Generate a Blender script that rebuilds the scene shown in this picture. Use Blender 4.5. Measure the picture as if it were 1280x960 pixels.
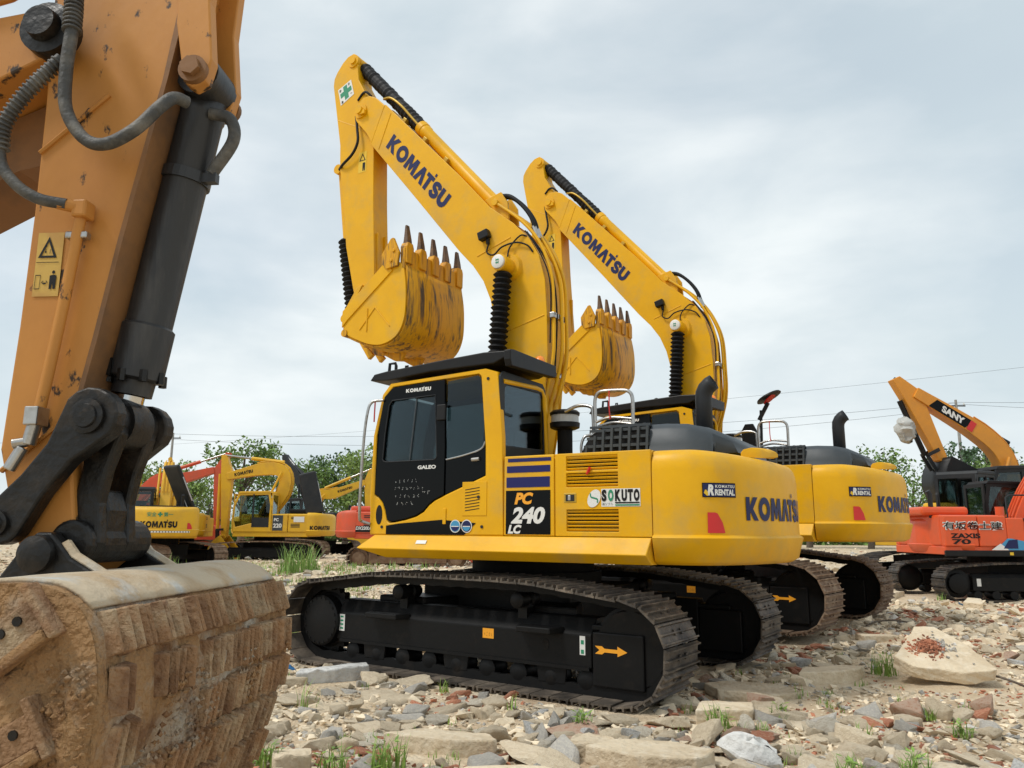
import bpy, bmesh, math, random
import numpy as np
from mathutils import Vector, Matrix, noise
R = math.radians; PI = math.pi
for o in list(bpy.data.objects): bpy.data.objects.remove(o)
S = bpy.context.scene; C = S.collection
# ------------------------------------------------------------------ camera
cd = bpy.data.cameras.new('camera'); cam = bpy.data.objects.new('camera', cd); C.objects.link(cam)
cd.sensor_width = 36; cd.lens = 954.6/1280*36; cd.clip_start = .05; cd.clip_end = 3000
cam.matrix_world = Matrix.Translation((0, 0, 1.4448)) @ Matrix.Rotation(PI/2+.18895, 4, 'X') @ Matrix.Rotation(.00615, 4, 'Z')
S.camera = cam
# ------------------------------------------------------------------ sky, sun, exposure
SUN_EL, SUN_AZ = R(56), R(203)          # azimuth of the sun seen from above, from +X
W = bpy.data.worlds.new('World'); S.world = W; W.use_nodes = True
nt = W.node_tree; nt.nodes.clear(); N = nt.nodes.new; L = nt.links.new
out = N('ShaderNodeOutputWorld'); bg = N('ShaderNodeBackground'); bg.inputs[1].default_value = .1
sky = N('ShaderNodeTexSky'); sky.sky_type = 'NISHITA'; sky.sun_disc = False
sky.sun_elevation = SUN_EL; sky.sun_rotation = PI/2-SUN_AZ
tc = N('ShaderNodeTexCoord'); mp = N('ShaderNodeMapping'); mp.inputs['Scale'].default_value = (1, 1, 2.6)
n1 = N('ShaderNodeTexNoise'); n1.inputs['Scale'].default_value = 2.3; n1.inputs['Detail'].default_value = 7; n1.inputs['Roughness'].default_value = .52
n1.inputs['Distortion'].default_value = .25
r1 = N('ShaderNodeValToRGB'); e = r1.color_ramp.elements
e[0].position = .38; e[0].color = (4.75, 5.45, 5.75, 1); e[1].position = .62; e[1].color = (6.6, 7.0, 7.05, 1)
el = r1.color_ramp.elements.new(.5); el.color = (5.55, 6.1, 6.3, 1)
n2 = N('ShaderNodeTexNoise'); n2.inputs['Scale'].default_value = 1.1; n2.inputs['Detail'].default_value = 4
r2 = N('ShaderNodeValToRGB'); r2.color_ramp.elements[0].position = .3; r2.color_ramp.elements[0].color = (.72,)*3+(1,)
r2.color_ramp.elements[1].position = .6; r2.color_ramp.elements[1].color = (.97,)*3+(1,)
mx = N('ShaderNodeMix'); mx.data_type = 'RGBA'
L(tc.outputs['Generated'], mp.inputs[0]); L(mp.outputs[0], n1.inputs[0]); L(mp.outputs[0], n2.inputs[0])
L(n1.outputs[0], r1.inputs[0]); L(n2.outputs[0], r2.inputs[0])
L(r2.outputs[0], mx.inputs[0]); L(sky.outputs[0], mx.inputs[6]); L(r1.outputs[0], mx.inputs[7])
L(mx.outputs[2], bg.inputs[0]); L(bg.outputs[0], out.inputs[0])
sl = bpy.data.lights.new('sun', 'SUN'); sl.energy = 1.5; sl.angle = R(11); sl.color = (1, .96, .9)
so = bpy.data.objects.new('sun', sl); C.objects.link(so)
sd = Vector((math.cos(SUN_AZ)*math.cos(SUN_EL), math.sin(SUN_AZ)*math.cos(SUN_EL), math.sin(SUN_EL)))
so.rotation_euler = sd.to_track_quat('Z', 'Y').to_euler(); so.location = (-10, -5, 30)
S.view_settings.view_transform = 'Standard'; S.view_settings.look = 'None'; S.view_settings.exposure = .5; S.view_settings.gamma = 1
S.render.engine = 'CYCLES'
# ------------------------------------------------------------------ materials
M = {}
def mat(name, col, rough=.5, metal=0, col2=None, scale=3, lo=.45, hi=.65, bump=0, bscale=40, detail=6, coat=0, col3=None, s3=1, lo3=.6, hi3=.7, stretch=(1, 1, 1), coord='Object', rough2=None, rnd=0, island=False, spec=.5, bdist=.02):
    m = bpy.data.materials.new(name); m.use_nodes = True; t = m.node_tree; b = t.nodes['Principled BSDF']
    b.inputs['Base Color'].default_value = (*col, 1); b.inputs['Roughness'].default_value = rough; b.inputs['Metallic'].default_value = metal
    b.inputs['Specular IOR Level'].default_value = spec
    if coat: b.inputs['Coat Weight'].default_value = coat; b.inputs['Coat Roughness'].default_value = .12
    n = t.nodes.new; l = t.links.new
    tc = n('ShaderNodeTexCoord'); mp = n('ShaderNodeMapping'); mp.inputs['Scale'].default_value = stretch
    src = None
    if coord == 'World': gp = n('ShaderNodeNewGeometry'); l(gp.outputs['Position'], mp.inputs[0])
    else: l(tc.outputs[coord], mp.inputs[0])
    def layer(prev, c, sc, a, z, det, off):
        nz = n('ShaderNodeTexNoise'); nz.inputs['Scale'].default_value = sc; nz.inputs['Detail'].default_value = det; nz.inputs['Roughness'].default_value = .62
        ma = n('ShaderNodeMapping'); ma.inputs['Location'].default_value = (off, off*1.3, off*.7); l(mp.outputs[0], ma.inputs[0]); l(ma.outputs[0], nz.inputs[0])
        r = n('ShaderNodeValToRGB'); r.color_ramp.elements[0].position = a; r.color_ramp.elements[1].position = z; l(nz.outputs[0], r.inputs[0])
        x = n('ShaderNodeMix'); x.data_type = 'RGBA'; l(r.outputs[0], x.inputs[0])
        if prev is None: x.inputs[6].default_value = (*col, 1)
        else: l(prev, x.inputs[6])
        x.inputs[7].default_value = (*c, 1); return x.outputs[2], r.outputs[0]
    if col2: src, msk = layer(src, col2, scale, lo, hi, detail, 0)
    if col2 and rough2 is not None:
        x = n('ShaderNodeMix'); x.inputs[2].default_value = rough; x.inputs[3].default_value = rough2; l(msk, x.inputs[0]); l(x.outputs[0], b.inputs['Roughness'])
    if col3: src, _ = layer(src, col3, s3, lo3, hi3, detail, 5.3)
    if rnd:
        if island: g = n('ShaderNodeNewGeometry'); v = g.outputs['Random Per Island']
        else: g = n('ShaderNodeObjectInfo'); v = g.outputs['Random']
        mr = n('ShaderNodeMapRange'); mr.inputs[3].default_value = 1-rnd; mr.inputs[4].default_value = 1+rnd; l(v, mr.inputs[0])
        x = n('ShaderNodeMix'); x.data_type = 'RGBA'; x.blend_type = 'MULTIPLY'; x.inputs[0].default_value = 1
        if src is None: x.inputs[6].default_value = (*col, 1)
        else: l(src, x.inputs[6])
        l(mr.outputs[0], x.inputs[7]); src = x.outputs[2]
    if src is not None: l(src, b.inputs['Base Color'])
    if bump:
        nz = n('ShaderNodeTexNoise'); nz.inputs['Scale'].default_value = bscale; nz.inputs['Detail'].default_value = 5; l(mp.outputs[0], nz.inputs[0])
        bp = n('ShaderNodeBump'); bp.inputs['Strength'].default_value = bump; bp.inputs['Distance'].default_value = bdist; l(nz.outputs[0], bp.inputs['Height']); l(bp.outputs[0], b.inputs['Normal'])
    M[name] = m; return m
YEL = (.80, .425, .002); YD = (.72, .37, .004)
mat('yellow', YEL, .40, 0, YD, 2.2, .35, .7, .16, 2.2, col3=(.55, .34, .07), s3=2.2, lo3=.5, hi3=.78, detail=9, spec=.3, rough2=.5, bdist=.03)
mat('yellow_dusty', (.68, .36, .02), .5, 0, (.42, .26, .07), 3, .5, .8, .05, 9)
mat('yellow_bucket', (.72, .35, .006), .5, 0, (.09, .06, .035), 1.7, .53, .64, .2, 30, stretch=(7, 7, .9), col3=(.42, .19, .02), s3=3, lo3=.5, hi3=.7, spec=.3)
mat('worn_steel', (.10, .065, .045), .6, .2, (.2, .11, .05), 12, .4, .65, .3, 40)
mat('black', (.008, .008, .009), .45, 0, (.014, .0135, .013), 4, .4, .7, .06, 14, spec=.25)
mat('blackmatte', (.009, .0088, .0085), .75, 0, (.05, .04, .03), 3, .56, .8, .15, 30, spec=.2)
mat('frameblack', (.006, .006, .0062), .5, 0, (.028, .022, .017), 3.5, .56, .85, .1, 20, spec=.22)
mat('rubber', (.008, .008, .009), .6, 0, (.016, .015, .014), 8, .5, .8, spec=.25)
mat('gloss_black', (.003, .0033, .0036), .08, spec=.14)
mat('greyhood', (.045, .055, .064), .45, 0, (.06, .07, .078), 3, .4, .7, .05, 12, spec=.3)
mat('darkgrey', (.02, .022, .025), .5, spec=.3)
mat('steel', (.45, .44, .42), .28, .9, (.3, .28, .25), 12, .5, .7)
mat('shoe', (.085, .07, .056), .55, .2, (.21, .17, .13), 6, .44, .7, .3, 45, rnd=.3, col3=(.03, .026, .023), s3=3, lo3=.45, hi3=.66, coord='World')
mat('shoe_dark', (.035, .03, .027), .6, .2, (.15, .115, .08), 6, .45, .7, .3, 45, rnd=.25)
mat('shoe_rust', (.15, .09, .055), .8, .1, (.30, .22, .15), 6, .4, .7, .3, 40, rnd=.25, coord='World')
mat('blue', (.013, .015, .11), .4, spec=.3); mat('navy', (.012, .018, .085), .45, spec=.3)
mat('white', (.75, .75, .72), .5); mat('red', (.62, .02, .02), .35); mat('green', (.02, .25, .13), .5)
mat('orange_txt', (.9, .38, .02), .5); mat('skyblue', (.05, .28, .5), .4); mat('amber', (.9, .25, .02), .25)
mat('orange', (.74, .095, .018), .42, 0, (.6, .1, .03), 3, .4, .75, .05, 10, coat=.1)
mat('orange_red', (.66, .085, .03), .5, 0, (.5, .1, .05), 3, .4, .75)
mat('sany', (.72, .29, .022), .45, 0, (.6, .25, .03), 3, .4, .75)
mat('bgyellow', (.74, .42, .012), .5, 0, (.6, .33, .03), 2, .42, .75)
mat('rusty', (.17, .09, .05), .85, 0, (.28, .19, .12), 4, .4, .7, .3, 30)
mat('graydark', (.016, .019, .022), .55, 0, (.03, .03, .03), 3, .4, .7, spec=.3)
mat('brassy', (.5, .32, .04), .4, .4)
mat('decal_yellow', (.75, .48, .02), .5); mat('decal_faded', (.56, .36, .07), .6, 0, (.48, .27, .06), 9, .45, .65)
mat('plastic_wrap', (.45, .45, .42), .35, bump=.8, bscale=9)
mat('lens', (.5, .5, .48), .1)
def glass(name, tint, gl=.1):
    m = bpy.data.materials.new(name); m.use_nodes = True; t = m.node_tree; t.nodes.clear(); n = t.nodes.new; l = t.links.new
    o = n('ShaderNodeOutputMaterial'); a = n('ShaderNodeBsdfTransparent'); a.inputs[0].default_value = (*tint, 1)
    g = n('ShaderNodeBsdfGlossy'); g.inputs['Roughness'].default_value = .03; g.inputs[0].default_value = (.9, .95, 1, 1)
    fr = n('ShaderNodeFresnel'); fr.inputs[0].default_value = 1.5; x = n('ShaderNodeMixShader')
    ad = n('ShaderNodeMath'); ad.operation = 'ADD'; ad.inputs[1].default_value = gl; l(fr.outputs[0], ad.inputs[0])
    ml = n('ShaderNodeMath'); ml.operation = 'MULTIPLY'; ml.inputs[1].default_value = .7; l(ad.outputs[0], ml.inputs[0]); l(ml.outputs[0], x.inputs[0]); l(a.outputs[0], x.inputs[1]); l(g.outputs[0], x.inputs[2]); l(x.outputs[0], o.inputs[0]); M[name] = m
glass('glass_tint', (.36, .42, .43), .0); glass('glass_clear', (.6, .68, .66), .02)
# ------------------------------------------------------------------ mesh helpers
class G:
    def __init__(s): s.v = []; s.f = []
    def add(s, v, f):
        n = len(s.v); s.v += [tuple(p) for p in v]; s.f += [tuple(i+n for i in q) for q in f]; return s
    def box(s, c, d, rot=None):
        v = [Vector((x*d[0]/2, y*d[1]/2, z*d[2]/2)) for x in (-1, 1) for y in (-1, 1) for z in (-1, 1)]
        if rot is not None: v = [rot @ p for p in v]
        v = [p+Vector(c) for p in v]
        return s.add(v, [(0, 1, 3, 2), (4, 6, 7, 5), (0, 4, 5, 1), (2, 3, 7, 6), (0, 2, 6, 4), (1, 5, 7, 3)])
    def b2(s, x0, x1, y0, y1, z0, z1): return s.box(((x0+x1)/2, (y0+y1)/2, (z0+z1)/2), (abs(x1-x0), abs(y1-y0), abs(z1-z0)))
    def prism(s, p, a, b, ax='y'):
        mk = {'y': lambda u, w, t: (u, t, w), 'x': lambda u, w, t: (t, u, w), 'z': lambda u, w, t: (u, w, t)}[ax]
        n = len(p); v = [mk(u, w, a) for u, w in p]+[mk(u, w, b) for u, w in p]
        return s.add(v, [tuple(range(n)), tuple(range(2*n-1, n-1, -1))]+[(i, (i+1) % n, n+(i+1) % n, n+i) for i in range(n)])
    def ring(s, o, q, a, b, ax='y'):
        mk = {'y': lambda u, w, t: (u, t, w), 'x': lambda u, w, t: (t, u, w), 'z': lambda u, w, t: (u, w, t)}[ax]
        n = len(o); v = [mk(*p, t) for t in (a, b) for L_ in (o, q) for p in L_]; f = []
        for i in range(n):
            j = (i+1) % n
            f += [(i, j, n+j, n+i), (2*n+i, 3*n+i, 3*n+j, 2*n+j), (i, 2*n+i, 2*n+j, j), (n+i, n+j, 3*n+j, 3*n+i)]
        return s.add(v, f)
    def cyl(s, p, q, r, r2=None, n=16, cap=True):
        return s.tubes([p, q], [r, r if r2 is None else r2], n, cap)
    def tubes(s, path, rad, n=10, cap=True):
        path = [Vector(p) for p in path]; k = len(path)
        if not hasattr(rad, '__len__'): rad = [rad]*k
        T = [(path[min(i+1, k-1)]-path[max(i-1, 0)]).normalized() for i in range(k)]
        u = T[0].orthogonal().normalized(); v = []; f = []
        for i in range(k):
            u = (u-T[i]*u.dot(T[i])).normalized(); w = T[i].cross(u)
            v += [path[i]+(u*math.cos(2*PI*a/n)+w*math.sin(2*PI*a/n))*rad[i] for a in range(n)]
        for i in range(k-1):
            for a in range(n): b = (a+1) % n; f.append((i*n+a, i*n+b, (i+1)*n+b, (i+1)*n+a))
        if cap: f += [tuple(range(n-1, -1, -1)), tuple(range((k-1)*n, k*n))]
        return s.add(v, f)
    def lathe(s, p, q, prof, n=18):      # prof: (t along p->q in metres, radius)
        p = Vector(p); d = (Vector(q)-p).normalized()
        return s.tubes2(p, d, prof, n)
    def tubes2(s, p, d, prof, n):
        u = d.orthogonal().normalized(); w = d.cross(u); v = []; f = []; k = len(prof)
        for t, r in prof: v += [p+d*t+(u*math.cos(2*PI*a/n)+w*math.sin(2*PI*a/n))*r for a in range(n)]
        for i in range(k-1):
            for a in range(n): b = (a+1) % n; f.append((i*n+a, i*n+b, (i+1)*n+b, (i+1)*n+a))
        f += [tuple(range(n-1, -1, -1)), tuple(range((k-1)*n, k*n))]
        return s.add(v, f)
    def bellows(s, p, q, r0, r1, folds, n=16):
        Ln = (Vector(q)-Vector(p)).length; pr = []
        for i in range(folds*2+1): pr.append((Ln*i/(folds*2), r1 if i % 2 else r0))
        return s.lathe(p, q, pr, n)
    def grid(s, rows):                   # rows of points
        m = len(rows[0]); v = [p for r in rows for p in r]
        return s.add(v, [(i*m+j, i*m+j+1, (i+1)*m+j+1, (i+1)*m+j) for i in range(len(rows)-1) for j in range(m-1)])
    def obj(s, name, m, parent=None, smooth=0, bevel=0, seg=2, solid=0, merge=True, fixn=True):
        me = bpy.data.meshes.new(name); me.from_pydata(s.v, [], s.f)
        if fixn:
            b = bmesh.new(); b.from_mesh(me); bmesh.ops.recalc_face_normals(b, faces=b.faces); b.to_mesh(me); b.free()
        me.materials.append(M[m] if isinstance(m, str) else m)
        if smooth: me.shade_smooth(); me.set_sharp_from_angle(angle=R(smooth))
        o = bpy.data.objects.new(name, me); C.objects.link(o); o.parent = parent
        if solid: x = o.modifiers.new('solid', 'SOLIDIFY'); x.thickness = solid; x.offset = -1
        if bevel:
            x = o.modifiers.new('bevel', 'BEVEL'); x.width = bevel; x.segments = seg; x.limit_method = 'ANGLE'; x.angle_limit = R(35)
        return o
def empty(name, loc, rz, label, cat, group=None):
    o = bpy.data.objects.new(name, None); C.objects.link(o); o.location = loc; o.rotation_euler = (0, 0, rz)
    o.empty_display_size = .3; return tag(o, label, cat, group)
def tag(o, label, cat=None, group=None, kind=None):
    if label: o['label'] = label
    if cat: o['category'] = cat
    if group: o['group'] = group
    if kind: o['kind'] = kind
    return o
def copy_tree(o, parent=None):
    if o.get('first_only'): return None
    c = o.copy(); C.objects.link(c); c.parent = parent
    for ch in list(o.children): copy_tree(ch, c)
    return c
def spline(P, n):
    P = [np.array(p, float) for p in P]; P = [2*P[0]-P[1]]+P+[2*P[-1]-P[-2]]; o = []
    for i in range(1, len(P)-2):
        for k in range(n):
            t = k/n; a, b, c, d = P[i-1:i+3]
            o.append(.5*(2*b+(c-a)*t+(2*a-5*b+4*c-d)*t*t+(3*b-a-3*c+d)*t**3))
    o.append(P[-2]); return [tuple(float(x) for x in q) for q in o]
def resample(P, n, closed=False):
    P = [np.array(p, float) for p in P]
    if closed: P = P+[P[0]]
    s = np.r_[0, np.cumsum([np.linalg.norm(b-a) for a, b in zip(P, P[1:])])]; A = np.array(P)
    t = np.linspace(0, s[-1], n, endpoint=not closed)
    return np.stack([np.interp(t, s, A[:, k]) for k in range(A.shape[1])], 1), s[-1]
# ---- lettering: flat 2-D shapes, later mapped onto a surface
_tc = {}
def font(txt, bold=.0, shear=0, space=1):
    key = (txt, bold, shear, space)
    if key not in _tc:
        c = bpy.data.curves.new('lettering', 'FONT'); c.body = txt; c.dimensions = '2D'; c.offset = bold; c.shear = shear; c.space_character = space; c.resolution_u = 4
        o = bpy.data.objects.new('lettering', c); C.objects.link(o); bpy.context.view_layer.update()
        me = bpy.data.meshes.new_from_object(o.evaluated_get(bpy.context.evaluated_depsgraph_get()))
        v = [(p.co.x, p.co.y) for p in me.vertices]; f = [tuple(p.vertices) for p in me.polygons]
        bpy.data.objects.remove(o); bpy.data.curves.remove(c); bpy.data.meshes.remove(me); _tc[key] = (v, f)
    return _tc[key]
def strip(P, w):
    P = [Vector(p) for p in P]; v = []
    for i, p in enumerate(P):
        t = (P[min(i+1, len(P)-1)]-P[max(i-1, 0)]).normalized(); n_ = Vector((-t.y, t.x)); v += [tuple(p+n_*w), tuple(p-n_*w)]
    return v, [(2*i, 2*i+1, 2*i+3, 2*i+2) for i in range(len(P)-1)]
def logo():
    if 'logo' in _tc: return _tc['logo']
    V = []; F = []; x = 0
    def put(v, f):
        n = len(V); V.extend((a*.86+x, b) for a, b in v); F.extend(tuple(i+n for i in q) for q in f)
    def poly(p): put(p, [tuple(range(len(p)))])
    poly([(0, 0), (0, 1), (.3, 1), (.3, .62), (.6, 1), (.97, 1), (.55, .5), (1, 0), (.62, 0), (.3, .4), (.3, 0)]); x += .9
    n = 28; o = [(.55+.54*math.cos(2*PI*i/n), .5+.52*math.sin(2*PI*i/n)) for i in range(n)]; q = [(.55+.25*math.cos(2*PI*i/n), .5+.24*math.sin(2*PI*i/n)) for i in range(n)]
    put(o+q, [(i, (i+1) % n, n+(i+1) % n, n+i) for i in range(n)]); x += 1.0
    poly([(0, 0), (.08, 1), (.40, 1), (.57, .5), (.74, 1), (1.06, 1), (1.14, 0), (.85, 0), (.81, .55), (.65, .08), (.49, .08), (.33, .55), (.29, 0)]); x += 1.02
    poly([(0, 0), (.36, 1), (.64, 1), (1.0, 0), (.68, 0), (.5, .58), (.32, 0)]); x += .78
    poly([(0, 1), (0, .75), (.24, .75), (.24, 0), (.54, 0), (.54, .75), (.76, .75), (.76, 1)])
    poly([(.6, 1.07), (.6, 1.26), (.76, 1.26), (.76, 1.07)]); x += .72
    put(*strip(spline([(.72, .70), (.6, .85), (.38, .88), (.18, .78), (.2, .6), (.42, .5), (.64, .41), (.66, .23), (.46, .12), (.24, .14), (.1, .31)], 5), .135)); x += .74
    put(*strip([(.15, 1), (.15, .42)]+[(.45-.3*math.cos(a), .42-.29*math.sin(a)) for a in np.linspace(.2, PI-.2, 9)]+[(.75, .42), (.75, 1)], .15)); x += .78
    _tc['logo'] = (V, F); return _tc['logo']
def shape2(kind):
    n = 28
    if kind == 'disc': return [(.5+.5*math.cos(2*PI*i/n), .5+.5*math.sin(2*PI*i/n)) for i in range(n)], [tuple(range(n))]
    if kind == 'rect': return [(0, 0), (1, 0), (1, 1), (0, 1)], [(0, 1, 2, 3)]
    if kind == 'tri': return [(0, 0), (1, 0), (.5, 1), (.18, .1), (.82, .1), (.5, .76)], [(0, 1, 4, 3), (1, 2, 5, 4), (2, 0, 3, 5)]
    if kind == 'arrow': return [(0, .12), (.14, .5), (0, .88), (.22, .9), (.3, .68), (.7, .68), (.7, 1), (1, .5), (.7, 0), (.7, .32), (.3, .32), (.22, .1)], [tuple(range(12))]
    if kind == 'cross': return [(.33, 0), (.67, 0), (.67, .33), (1, .33), (1, .67), (.67, .67), (.67, 1), (.33, 1), (.33, .67), (0, .67), (0, .33), (.33, .33)], [tuple(range(12))]
    if kind == 'man': return [(.3, 0), (.45, 0), (.5, .4), (.55, 0), (.7, 0), (.72, .75), (.5, .8), (.28, .75)], [tuple(range(8))]
def scribble(seed, n, gap=.35):          # unreadable pen strokes
    r = random.Random(seed); V = []; F = []
    for i in range(n):
        for k in range(r.randint(2, 4)):
            p = Vector((i*(1+gap)+r.uniform(0, .6), r.uniform(.05, .8))); q = p+(Vector((r.uniform(.2, .4), r.uniform(-.08, .08))) if r.random() < .5 else Vector((r.uniform(-.12, .12), r.uniform(.15, .3)))); v, f = strip([p, q], .045); m_ = len(V); V += v; F += [tuple(a+m_ for a in t) for t in f]
    return V, F
def mark(sh, m, parent, fn, name, box=None, cut=None):
    """sh=(verts,faces) in 2-D, normalised to the unit box, mapped by fn(u,v); cut = number of slices along u so it follows a curve"""
    v, f = sh; a = np.array(v); lo = a.min(0); hi = a.max(0) if box is None else np.array(box); sz = hi-lo
    g = bmesh.new(); vs = [g.verts.new(((p[0]-lo[0])/sz[0], (p[1]-lo[1])/sz[1], 0)) for p in v]
    for q in f:
        try: g.faces.new([vs[i] for i in q])
        except ValueError: pass
    for k in range(1, cut or 0):
        bmesh.ops.bisect_plane(g, geom=g.verts[:]+g.edges[:]+g.faces[:], plane_co=(k/cut, 0, 0), plane_no=(1, 0, 0))
    for w in g.verts: w.co = fn(w.co.x, w.co.y)
    me = bpy.data.meshes.new(name); g.to_mesh(me); g.free(); me.materials.append(M[m])
    o = bpy.data.objects.new(name, me); C.objects.link(o); o.parent = parent; return o
def quadmap(a, b, c, d):                  # bilinear from four corners: bottom-left, bottom-right, top-left, top-right
    a, b, c, d = map(Vector, (a, b, c, d))
    return lambda u, v: (a*(1-u)+b*u)*(1-v)+(c*(1-u)+d*u)*v
def side(x0, x1, z0, z1, y, sh=0): return quadmap((x0, y, z0), (x1, y, z0), (x0+sh, y, z1), (x1+sh, y, z1))
# ------------------------------------------------------------------ crawler track shared by the two big yellow excavators
def track_path(half, rad, ztop, zc=None):
    zc = rad+.02 if zc is None else zc; P = []
    for a in np.linspace(-PI/2, PI/2, 14): P.append((half+rad*math.cos(a), zc+rad*math.sin(a)))
    P += [(half*.55, ztop-.015), (half*.3, ztop), (-half*.3, ztop), (-half*.55, ztop-.015)]
    for a in np.linspace(PI/2, 3*PI/2, 14): P.append((-half+rad*math.cos(a), zc+rad*math.sin(a)))
    return P
def shoe_mesh():
    g = G(); p = .094
    g.b2(-p, p, -.35, .35, -.016, 0)
    for x, h in ((-.078, .03), (-.002, .026), (.074, .026)): g.prism([(x-.011, 0), (x+.011, 0), (x+.006, h), (x-.006, h)], -.35, .35)
    for y in (-.07, .07): g.b2(-.03, .02, y-.022, y+.022, 0, .016)
    o = g.obj('track_shoe', 'shoe'); me = o.data; bpy.data.objects.remove(o); return me
def build_undercarriage(root, du):
    sh = shoe_mesh(); path, per = resample(track_path(1.88, .425, .985), 51, True)
    for side_ in (1, -1):
        yc = 1.29*side_
        g = G(); pp, _ = resample(track_path(1.88, .375, .935, .445), 90, True)
        for yy in (-.085, .085):
            k = len(pp); v = []
            for i in range(k):
                t = pp[(i+1) % k]-pp[i-1]; t /= np.linalg.norm(t); nn = np.array((t[1], -t[0]))
                bulge = .012*(i % 2)
                for a, w in ((0.045, -.025), (.045, .025), (-.045-bulge, .025), (-.045-bulge, -.025)):
                    q = pp[i]+nn*a; v.append((q[0], yc+yy+w, q[1]))
            g.add(v, [(4*i+a, 4*i+(a+1) % 4, 4*((i+1) % k)+(a+1) % 4, 4*((i+1) % k)+a) for i in range(k) for a in range(4)])
        tr = g.obj('track_chain', 'frameblack', root, fixn=True); tr.rotation_euler.z = du
        for i in range(51):
            p = path[i]; t = path[(i+1) % 51]-path[i-1]; t /= np.linalg.norm(t)
            o = bpy.data.objects.new('track_shoe', sh); C.objects.link(o); o.parent = tr
            # x along path, z outward
            xa = Vector((t[0], 0, t[1])); za = Vector((t[1], 0, -t[0])); ya = za.cross(xa)
            o.matrix_local = Matrix(((xa.x, ya.x, za.x, p[0]), (xa.y, ya.y, za.y, yc), (xa.z, ya.z, za.z, p[1]), (0, 0, 0, 1)))
        s = side_; yo = yc+.13*s; yi = yc-.16*s
        # frame beam: sloped top, vertical flank
        g = G(); sec = [(yi, .26), (yo, .26), (yo, .54), (yc+.02*s, .68), (yi, .68)]
        g.prism(sec, -1.52, 1.66, 'x'); fr = g.obj('track_frame', 'frameblack', root, bevel=.012); fr.rotation_euler.z = du
        g = G(); g.b2(-2.02, -1.53, yc-.16*s, yo+.005*s, .12, .575); g.b2(-1.9, -1.5, yc-.15*s, yo-.04*s, .575, .63)
        o = g.obj('idler_guard', 'frameblack', fr, bevel=.015)
        g = G(); g.b2(-1.5, 1.6, yo-.012*s, yo+.012*s, .24, .27); g.obj('flange', 'frameblack', fr)
        for x0, x1 in ((.6, 1.15), (-1.24, -.76)):
            g = G(); g.prism([(x0, yo-.02*s), (x0+.06, yo+.15*s), (x1-.06, yo+.15*s), (x1, yo-.02*s)], .535, .59, 'z'); g.obj('step', 'frameblack', fr, bevel=.01)
        for x in (.75, -.75):
            g = G(); g.lathe((x, yc-.18*s, .80), (x, yc+.18*s, .80), [(0, .05), (.04, .075), (.14, .075), (.15, .055), (.21, .055), (.22, .075), (.34, .075), (.36, .05)], 16)
            g.b2(x-.05, x+.05, yc-.06, yc+.06, .62, .76); g.obj('carrier_roller', 'frameblack', fr, smooth=40)
        for i in range(9):
            x = -1.45+i*.36
            g = G(); g.lathe((x, yc-.13*s, .15), (x, yc+.13*s, .15), [(0, .05), (.02, .095), (.04, .08), (.1, .08), (.16, .08), (.2, .08), (.23, .095), (.25, .05)], 16)
            g.box((x, yo-.07*s, .2), (.1, .03, .13)); g.cyl((x, yo-.08*s, .155), (x, yo-.035*s, .155), .035, n=8); g.obj('track_roller', 'frameblack', fr, smooth=40)
        for x in (-1.1, 0, 1.1):
            g = G(); g.prism([(x-.16, .25), (x+.16, .25), (x+.14, .1), (x-.14, .1)], yo-.04*s, yo-.015*s); g.obj('track_guard', 'frameblack', fr, bevel=.008)
        # sprocket with final drive
        g = G(); pr = [(0, .20), (.1, .26), (.16, .3), (.2, .3), (.22, .27), (.33, .27), (.345, .25), (.36, .12), (.365, 0.02)]
        g.lathe((1.88, yc-.16*s, .445), (1.88, yc+.2*s, .445), pr, 32); sp = g.obj('sprocket', 'frameblack', root, smooth=30); sp.rotation_euler.z = du
        g = G(); nt_ = 21; P = []
        for i in range(nt_*4):
            a = 2*PI*i/(nt_*4); r = (.33, .365, .365, .33)[i % 4]; P.append((1.88+r*math.cos(a), .445+r*math.sin(a)))
        g.prism(P, yc-.04, yc+.04); g.obj('sprocket_teeth', 'frameblack', sp)
        g = G()
        for i in range(20):
            a = 2*PI*i/20; q = (1.88+.24*math.cos(a), .445+.24*math.sin(a)); g.cyl((q[0], yc+.165*s, q[1]), (q[0], yc+.195*s, q[1]), .013, n=6)
        g.obj('bolt_ring', 'frameblack', sp)
        g = G(); g.lathe((-1.88, yc-.11*s, .445), (-1.88, yc+.11*s, .445), [(0, .1), (.0, .32), (.05, .33), (.055, .36), (.165, .36), (.17, .33), (.22, .32), (.22, .1)], 32)
        o = g.obj('idler_wheel', 'frameblack', root, smooth=30); o.rotation_euler.z = du
        if s == 1:
            y = yo+.009
            mark(shape2('arrow'), 'orange_txt', fr, side(-1.56, -1.87, .385, .47, y), 'arrow_mark')
            mark(shape2('rect'), 'white', fr, side(-1.405, -1.46, .37, .53, yo+.003), 'sticker'); mark(shape2('rect'), 'white', fr, side(1.62, 1.54, .35, .525, yo+.003), 'sticker')
            for z_ in (.46, .38, ): mark(shape2('rect'), 'green', fr, side(-1.418, -1.447, z_, z_+.035, yo+.005), 'sticker_print')
            for z_ in (.37, .41, .45, .49): mark(shape2('rect'), 'green', fr, side(1.605, 1.56, z_, z_+.018, yo+.005), 'sticker_print')
            mark(shape2('rect'), 'orange_txt', fr, side(-.34, -.47, .43, .52, yo+.003), 'sticker'); mark(scribble(4, 4), 'black', fr, side(-.36, -.45, .45, .49, yo+.005), 'sticker_print')
            g = G(); n = 16; g.prism([(-1.05+.035*math.cos(2*PI*i/n), .43+.05*math.sin(2*PI*i/n)) for i in range(n)], yo-.02, yo+.004); g.obj('grease_hole', 'blackmatte', fr)
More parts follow.
